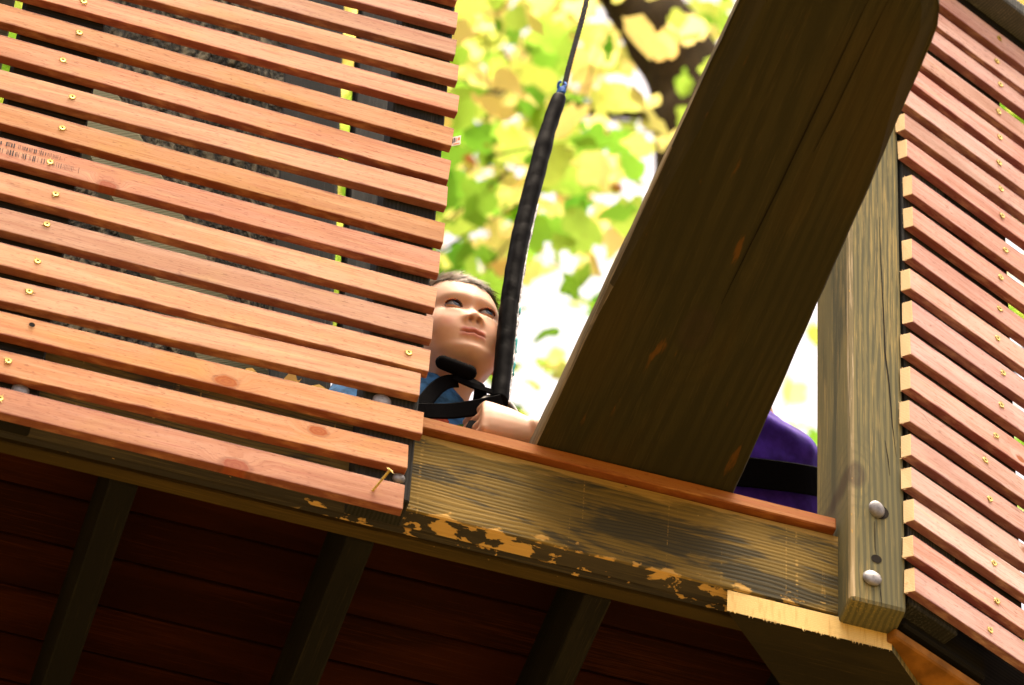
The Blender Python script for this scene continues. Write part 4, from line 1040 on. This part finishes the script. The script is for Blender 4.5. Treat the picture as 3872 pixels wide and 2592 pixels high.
person_body(parts, ahead, AM, ad, .0030, np.array((.46, .24, .125)))
V, F = hair_mesh(ahead[3], 1.12, 9, .03, (0, .6, .2), 3500); mk('hair', V, F, M_hair, ad, AM)
for sx in (-1, 1):
    ev, ef = ball((0, 0, 0), .0118*1.12, 20, 14); mk('eye', ev, ef, M_eye, ad, AM @ T(sx*.027*1.12, -.064*1.12, .0006), True)
cloth('purple_top', [torso([(-.40, .15, .13), (-.3, .185, .15), (-.15, .19, .155), (0, .178, .15), (.04, .158, .14, -.010), (.08, .136, .13, -.020), (.12, .113, .115, -.032), (.16, .088, .095, -.044), (.20, .058, .06, -.05)]), limb(sL, sL.lerp(eL, .5), .064, .060), limb(sR, sR.lerp(eR, .6), .062, .055), limb(AC+AX*.09, sL, .085, .066)], .005, M_purple, ad, .010, 8, 5, 0, ((.35, -.5, .8), .015, 30))
# wide belt round the waist, across the spine
V, F = [], []; sg = 72
for k in range(sg):
    t = 2*math.pi*k/sg; a, b_ = .1975, .1675
    for s, g_ in ((-.026, .0), (-.024, .003), (.024, .003), (.026, .0), (.024, -.004), (-.024, -.004)):
        V.append(AC+AX*(s-.014-.034*math.cos(t))+AE*(a+g_)*math.cos(t)+AF*(b_+g_)*math.sin(t))
for k in range(sg):
    for q_ in range(6): F.append((k*6+q_, k*6+(q_+1) % 6, ((k+1) % sg)*6+(q_+1) % 6, ((k+1) % sg)*6+q_))
mk('belt', V, F, M_web, ad, None, False)
cloth('trousers', [limb((1.66, 5.52, 6.98), (1.60, 5.22, 6.67), .098, .066), limb((1.60, 5.22, 6.655), (1.64, 5.66, 6.645), .06, .045), limb((1.82, 5.56, 6.98), (1.84, 5.30, 6.67), .098, .066), limb((1.84, 5.30, 6.655), (1.84, 5.72, 6.645), .06, .045)], .007, M_trouser, ad, .005)

# ---- the boy's harness
def strap(pts, wd, nrm, th=.0028, n=24, name='harness_strap', mat=None):
    V, F = ribbon(pts, wd, th, nrm, n); return mk(name, V, F, mat or M_web, boy, None, False)
NF = [(0, -1, -.15)]*3
strap([(.93, 4.985, 6.79), (1.0, 4.935, 6.80), (1.0403, 4.927, 6.809), (1.087, 4.924, 6.822), (1.129, 4.915, 6.836), (1.165, 4.905, 6.850)], .030, [(-.3, -1, -.1), (0, -1, -.15), (.1, -1, -.15)], .004)
strap([(1.036, 4.935, 6.815), (1.047, 4.936, 6.842), (1.064, 4.938, 6.880), (1.080, 4.938, 6.900), (1.097, 4.936, 6.906)], .026, NF, .004)
strap([(1.090, 4.930, 6.905), (1.1175, 4.926, 6.893), (1.140, 4.918, 6.882), (1.160, 4.910, 6.872)], .010, NF, .004)
strap([(1.118, 4.934, 6.905), (1.135, 4.955, 6.935), (1.150, 5.00, 6.950), (1.155, 5.06, 6.92)], .024, [(0, -1, .2), (.3, -.6, .7), (.3, .3, .9)], .003)
V, F = limb((1.068, 4.928, 6.931), (1.111, 4.922, 6.916), .0115, .0125); mk('rolled_pad', V, F, M_web, boy, None, True)
V, F = tube([(1.126, 4.918, 6.80), (1.118, 4.93, 6.77), (1.11, 4.95, 6.74)], [.011, .012, .010], 10); mk('harness_loop', V, F, M_web, boy, None, True)
# printed shapes on the shirt front
def patch(pts, mat, y0=4.9445):
    V = [(x, y0-.002*math.sin(i), z) for i, (x, z) in enumerate(pts)]; k = len(V); V += [(x, y_+.004, z) for x, y_, z in V]
    F = [tuple(range(k)), tuple(range(2*k-1, k-1, -1))]+[(i, i+k, (i+1) % k+k, (i+1) % k) for i in range(k)]
    mk('shirt_print', V, F, mat, boy)
patch([(1.054, 6.807), (1.056, 6.814), (1.070, 6.822), (1.086, 6.826), (1.091, 6.821), (1.085, 6.816), (1.070, 6.813), (1.060, 6.807)], M_print)
patch([(1.078, 6.797), (1.090, 6.809), (1.098, 6.813), (1.103, 6.809), (1.092, 6.799), (1.084, 6.794)], M_print)
patch([(1.104, 6.817), (1.113, 6.820), (1.122, 6.806), (1.128, 6.79), (1.118, 6.79), (1.110, 6.803)], M_print2)
patch([(1.108, 6.800), (1.114, 6.798), (1.122, 6.782), (1.113, 6.784)], M_print)

# ------------------------------------------------------------------ tether rope and its ring
rope = thing('tether_rope', (1.163, 4.92, 6.84), 'dark rope in a shiny black sleeve hanging in front of the boy', 'rope')
RPT = [(1.2671, 7.9179), (1.2528, 7.8029), (1.2420, 7.7198), (1.2351, 7.6571), (1.2285, 7.6366), (1.2121, 7.5405), (1.1985, 7.4332), (1.1852, 7.3281), (1.1747, 7.2195), (1.1687, 7.1148), (1.1663, 7.0322), (1.1646, 6.9387), (1.1620, 6.8642)]
top = [(1.30, 4.92, 8.25), (1.40, 4.92, 9.2), (1.50, 4.92, 10.2)]
rp3 = spline([(x, 4.92, z) for x, z in RPT[:5]][::-1]+top, 120)
V, F = [], []
for s in range(3):      # three laid strands
    P = [Vector(p)+Vector((math.cos(i*1.1+s*2.094)*.0022, math.sin(i*1.1+s*2.094)*.0022, 0)) for i, p in enumerate(rp3)]
    v, f = tube(P, .0031, 7); o_ = len(V); V += v; F += [tuple(i+o_ for i in q_) for q_ in f]
mk('rope_strand', V, F, M_rope, rope, None, True)
P = spline([(x, 4.92, z) for x, z in RPT[4:]], 110); rad = []
for i in range(110):
    t = i/109; rad.append(.0128 + .0034*min(1, t*6) + .0012*mnoise.noise(Vector((i*.11, 0, 0))) - (.0006 if i in (46, 47, 71) else 0))
V, F = tube(P, [(r*1.0, r*.92) for r in rad], 26)
V = [v + Vector(mnoise.noise_vector(v*40))*.0008 + Vector(mnoise.noise_vector(Vector((v.x*60, v.y*60, v.z*25))+Vector((9, 9, 9))))*.0009 for v in V]
mk('black_sleeve', V, F, M_black, rope, None, True)
k0 = Vector((1.2300, 4.915, 7.645)); kv = []
for j in range(5):
    a = j*1.3; kv.append(tube([k0+Vector((math.cos(a+t)*.0058, math.sin(a+t)*.0058, -.012+.006*j+.002*t)) for t in np.linspace(0, 5.5, 14)], .0024, 7))
kv.append(tube([k0+Vector((.004, -.002, .01)), k0+Vector((.0075, -.004, .020)), k0+Vector((.0050, -.003, .026))], .0018, 6))
V, F = cat(*kv); mk('blue_cord', V, F, M_blue, rope, None, True)
pe = [Vector(p)+Vector((.0158+.0012*mnoise.noise(Vector((i*.5, 3, 0))), -.003, 0)) for i, p in enumerate(P)][38:]
V, F = tube(pe, [.0012+.0022*abs(mnoise.noise(Vector((i*.16, 7, 1)))) for i in range(len(pe))], 7); mk('plastic_edge', V, F, M_plastic, rope, None, True)
for a, b_ in ((34, 38), (46, 52), (54, 60)):
    V, F = tube([p+Vector((.0016, -.0006, 0)) for p in pe[a:b_]], [.0017+.0005*math.sin(i*1.3) for i in range(b_-a)], 7); mk('teal_tape', V, F, M_teal, rope, None, True)
ring_pts = [(1.131, 4.925, 6.845), (1.1400, 4.925, 6.866), (1.1605, 4.925, 6.879), (1.1805, 4.925, 6.870), (1.1965, 4.925, 6.840), (1.200, 4.935, 6.80), (1.18, 4.945, 6.775), (1.15, 4.945, 6.785), (1.131, 4.935, 6.815), (1.131, 4.925, 6.845)]
V, F = tube(spline(ring_pts, 60), [(.0066, .0056)]*60, 14)
car = mk('carabiner', V, F, M_metal, None, None, True); tag(car, 'grey metal ring at the foot of the black sleeved rope, above the fist', 'carabiner')

# ------------------------------------------------------------------ timber frame and clutter behind the left slats
fr = thing('timber_frame', (.85, 5.2, DECK), 'dark posts and green diagonal brace seen through gaps of the left slats', 'timber frame')
def bar(name, a, b_, w_, d_, mat, ang=0):
    a, b_ = Vector(a), Vector(b_); L = (b_-a).length; q_ = (b_-a).to_track_quat('Z', 'Y').to_matrix().to_4x4()
    return mko(name, bevel_box((-w_/2, -d_/2, 0), (w_/2, d_/2, L), .003, [mat]), fr, T(a) @ q_ @ RZ(ang))
bar('post', (.935, 5.27, DECK), (.826, 5.27, 8.6), .186, .10, M_dgrey, R(-14))
bar('post', (1.020, 5.24, DECK), (.955, 5.24, 8.6), .040, .09, M_dgrey)
bar('brace', (.86, 5.32, 7.08), (.40, 5.32, 7.92), .115, .035, M_green, R(90))
bar('board', (.20, 4.83, DECK), (.20, 4.83, 8.0), .175, .03, M_green)
bar('board', (-.2, 5.4, DECK), (-.2, 5.4, 8.6), .6, .04, M_dark)
# dry leaves lying along the deck edge behind the slats
for i, (x, yv, z, sz_, c_) in enumerate(((.735, 4.752, 6.600, .05, .9), (.80, 4.750, 6.602, .055, .95), (.845, 4.756, 6.598, .045, .86))):
    me = leaf_cloud(np.array([(0, 0, 0.)]), np.array([sz_]), np.array([c_]), 20+i)
    o = mko('dry_leaf', me, None, T(x, yv, z) @ Matrix.Rotation(R(55+12*i), 4, 'X')); tag(o, ('leftmost', 'middle', 'rightmost')[i]+' of three dry orange leaves on the deck edge behind the lower left slats', 'leaf', 'dry leaves on the deck edge')
rib = tag_card(fr, (.570, 5.255, 7.720), (1, 0, -.12), (0, .25, 1), .052, .020, [(.08+.18*i, .17+.18*i, 0, 1, M_ored) for i in range(5)]); rib['label'] = 'orange and white striped label'

# leaves near enough to be told apart, hanging from twigs below the limb
LEAVES = [(1.941, 7.0, 10.472, 0.158, 0.72, 10, 60), (2.079, 7.1, 10.674, 0.098, 0.7, 200, 55), (1.979, 7.0, 10.223, 0.159, 0.55, 30, 60), (1.856, 7.4, 9.79, 0.077, 0.12, 40, 50), (1.925, 7.6, 9.905, 0.075, 0.55, 120, 55), (1.85, 7.5, 9.713, 0.054, 0.6, 80, 40), (1.885, 7.8, 9.938, 0.042, 0.12, 10, 60), (1.851, 7.2, 9.45, 0.058, 0.45, 150, 60), (1.527, 7.2, 10.11, 0.128, 0.15, 60, 60), (1.478, 7.0, 10.305, 0.156, 0.62, 150, 60), (1.668, 7.1, 10.312, 0.136, 0.66, 20, 60), (1.645, 7.3, 10.438, 0.125, 0.7, 250, 55), (1.91, 7.3, 10.395, 0.104, 0.2, 90, 60), (1.821, 7.4, 10.28, 0.118, 0.66, 0, 60), (1.959, 7.2, 10.065, 0.108, 0.15, 30, 55), (1.96, 7.4, 10.432, 0.119, 0.6, 190, 60), (1.677, 7.5, 10.284, 0.097, 0.2, 70, 60), (1.705, 7.2, 10.722, 0.134, 0.55, 120, 60), (1.827, 7.2, 10.334, 0.138, 0.62, 200, 60), (1.682, 7.6, 10.232, 0.091, 0.1, 10, 60), (1.78, 7.6, 10.218, 0.084, 0.8, 100, 60), (2.016, 7.7, 10.288, 0.092, 0.3, 50, 60), (2.013, 7.6, 10.302, 0.084, 0.75, 10, 50), (2.957, 7.0, 11.018, 0.116, 0.8, 0, 60)]
LV = []
for (x, yv, z, sz_, c_, a, t_) in LEAVES:
    me = leaf_cloud(np.array([(0, 0, 0.)]), np.array([sz_*1.35]), np.array([c_]), 40+len(LV))
    x, yv, z = x*1.35, yv*1.35, 1.6+(z-1.6)*1.35; o = mko('leaf', me, treeb, T(x, yv, z) @ Matrix.Rotation(R(t_), 4, 'X') @ RZ(R(a))); LV.append(o)
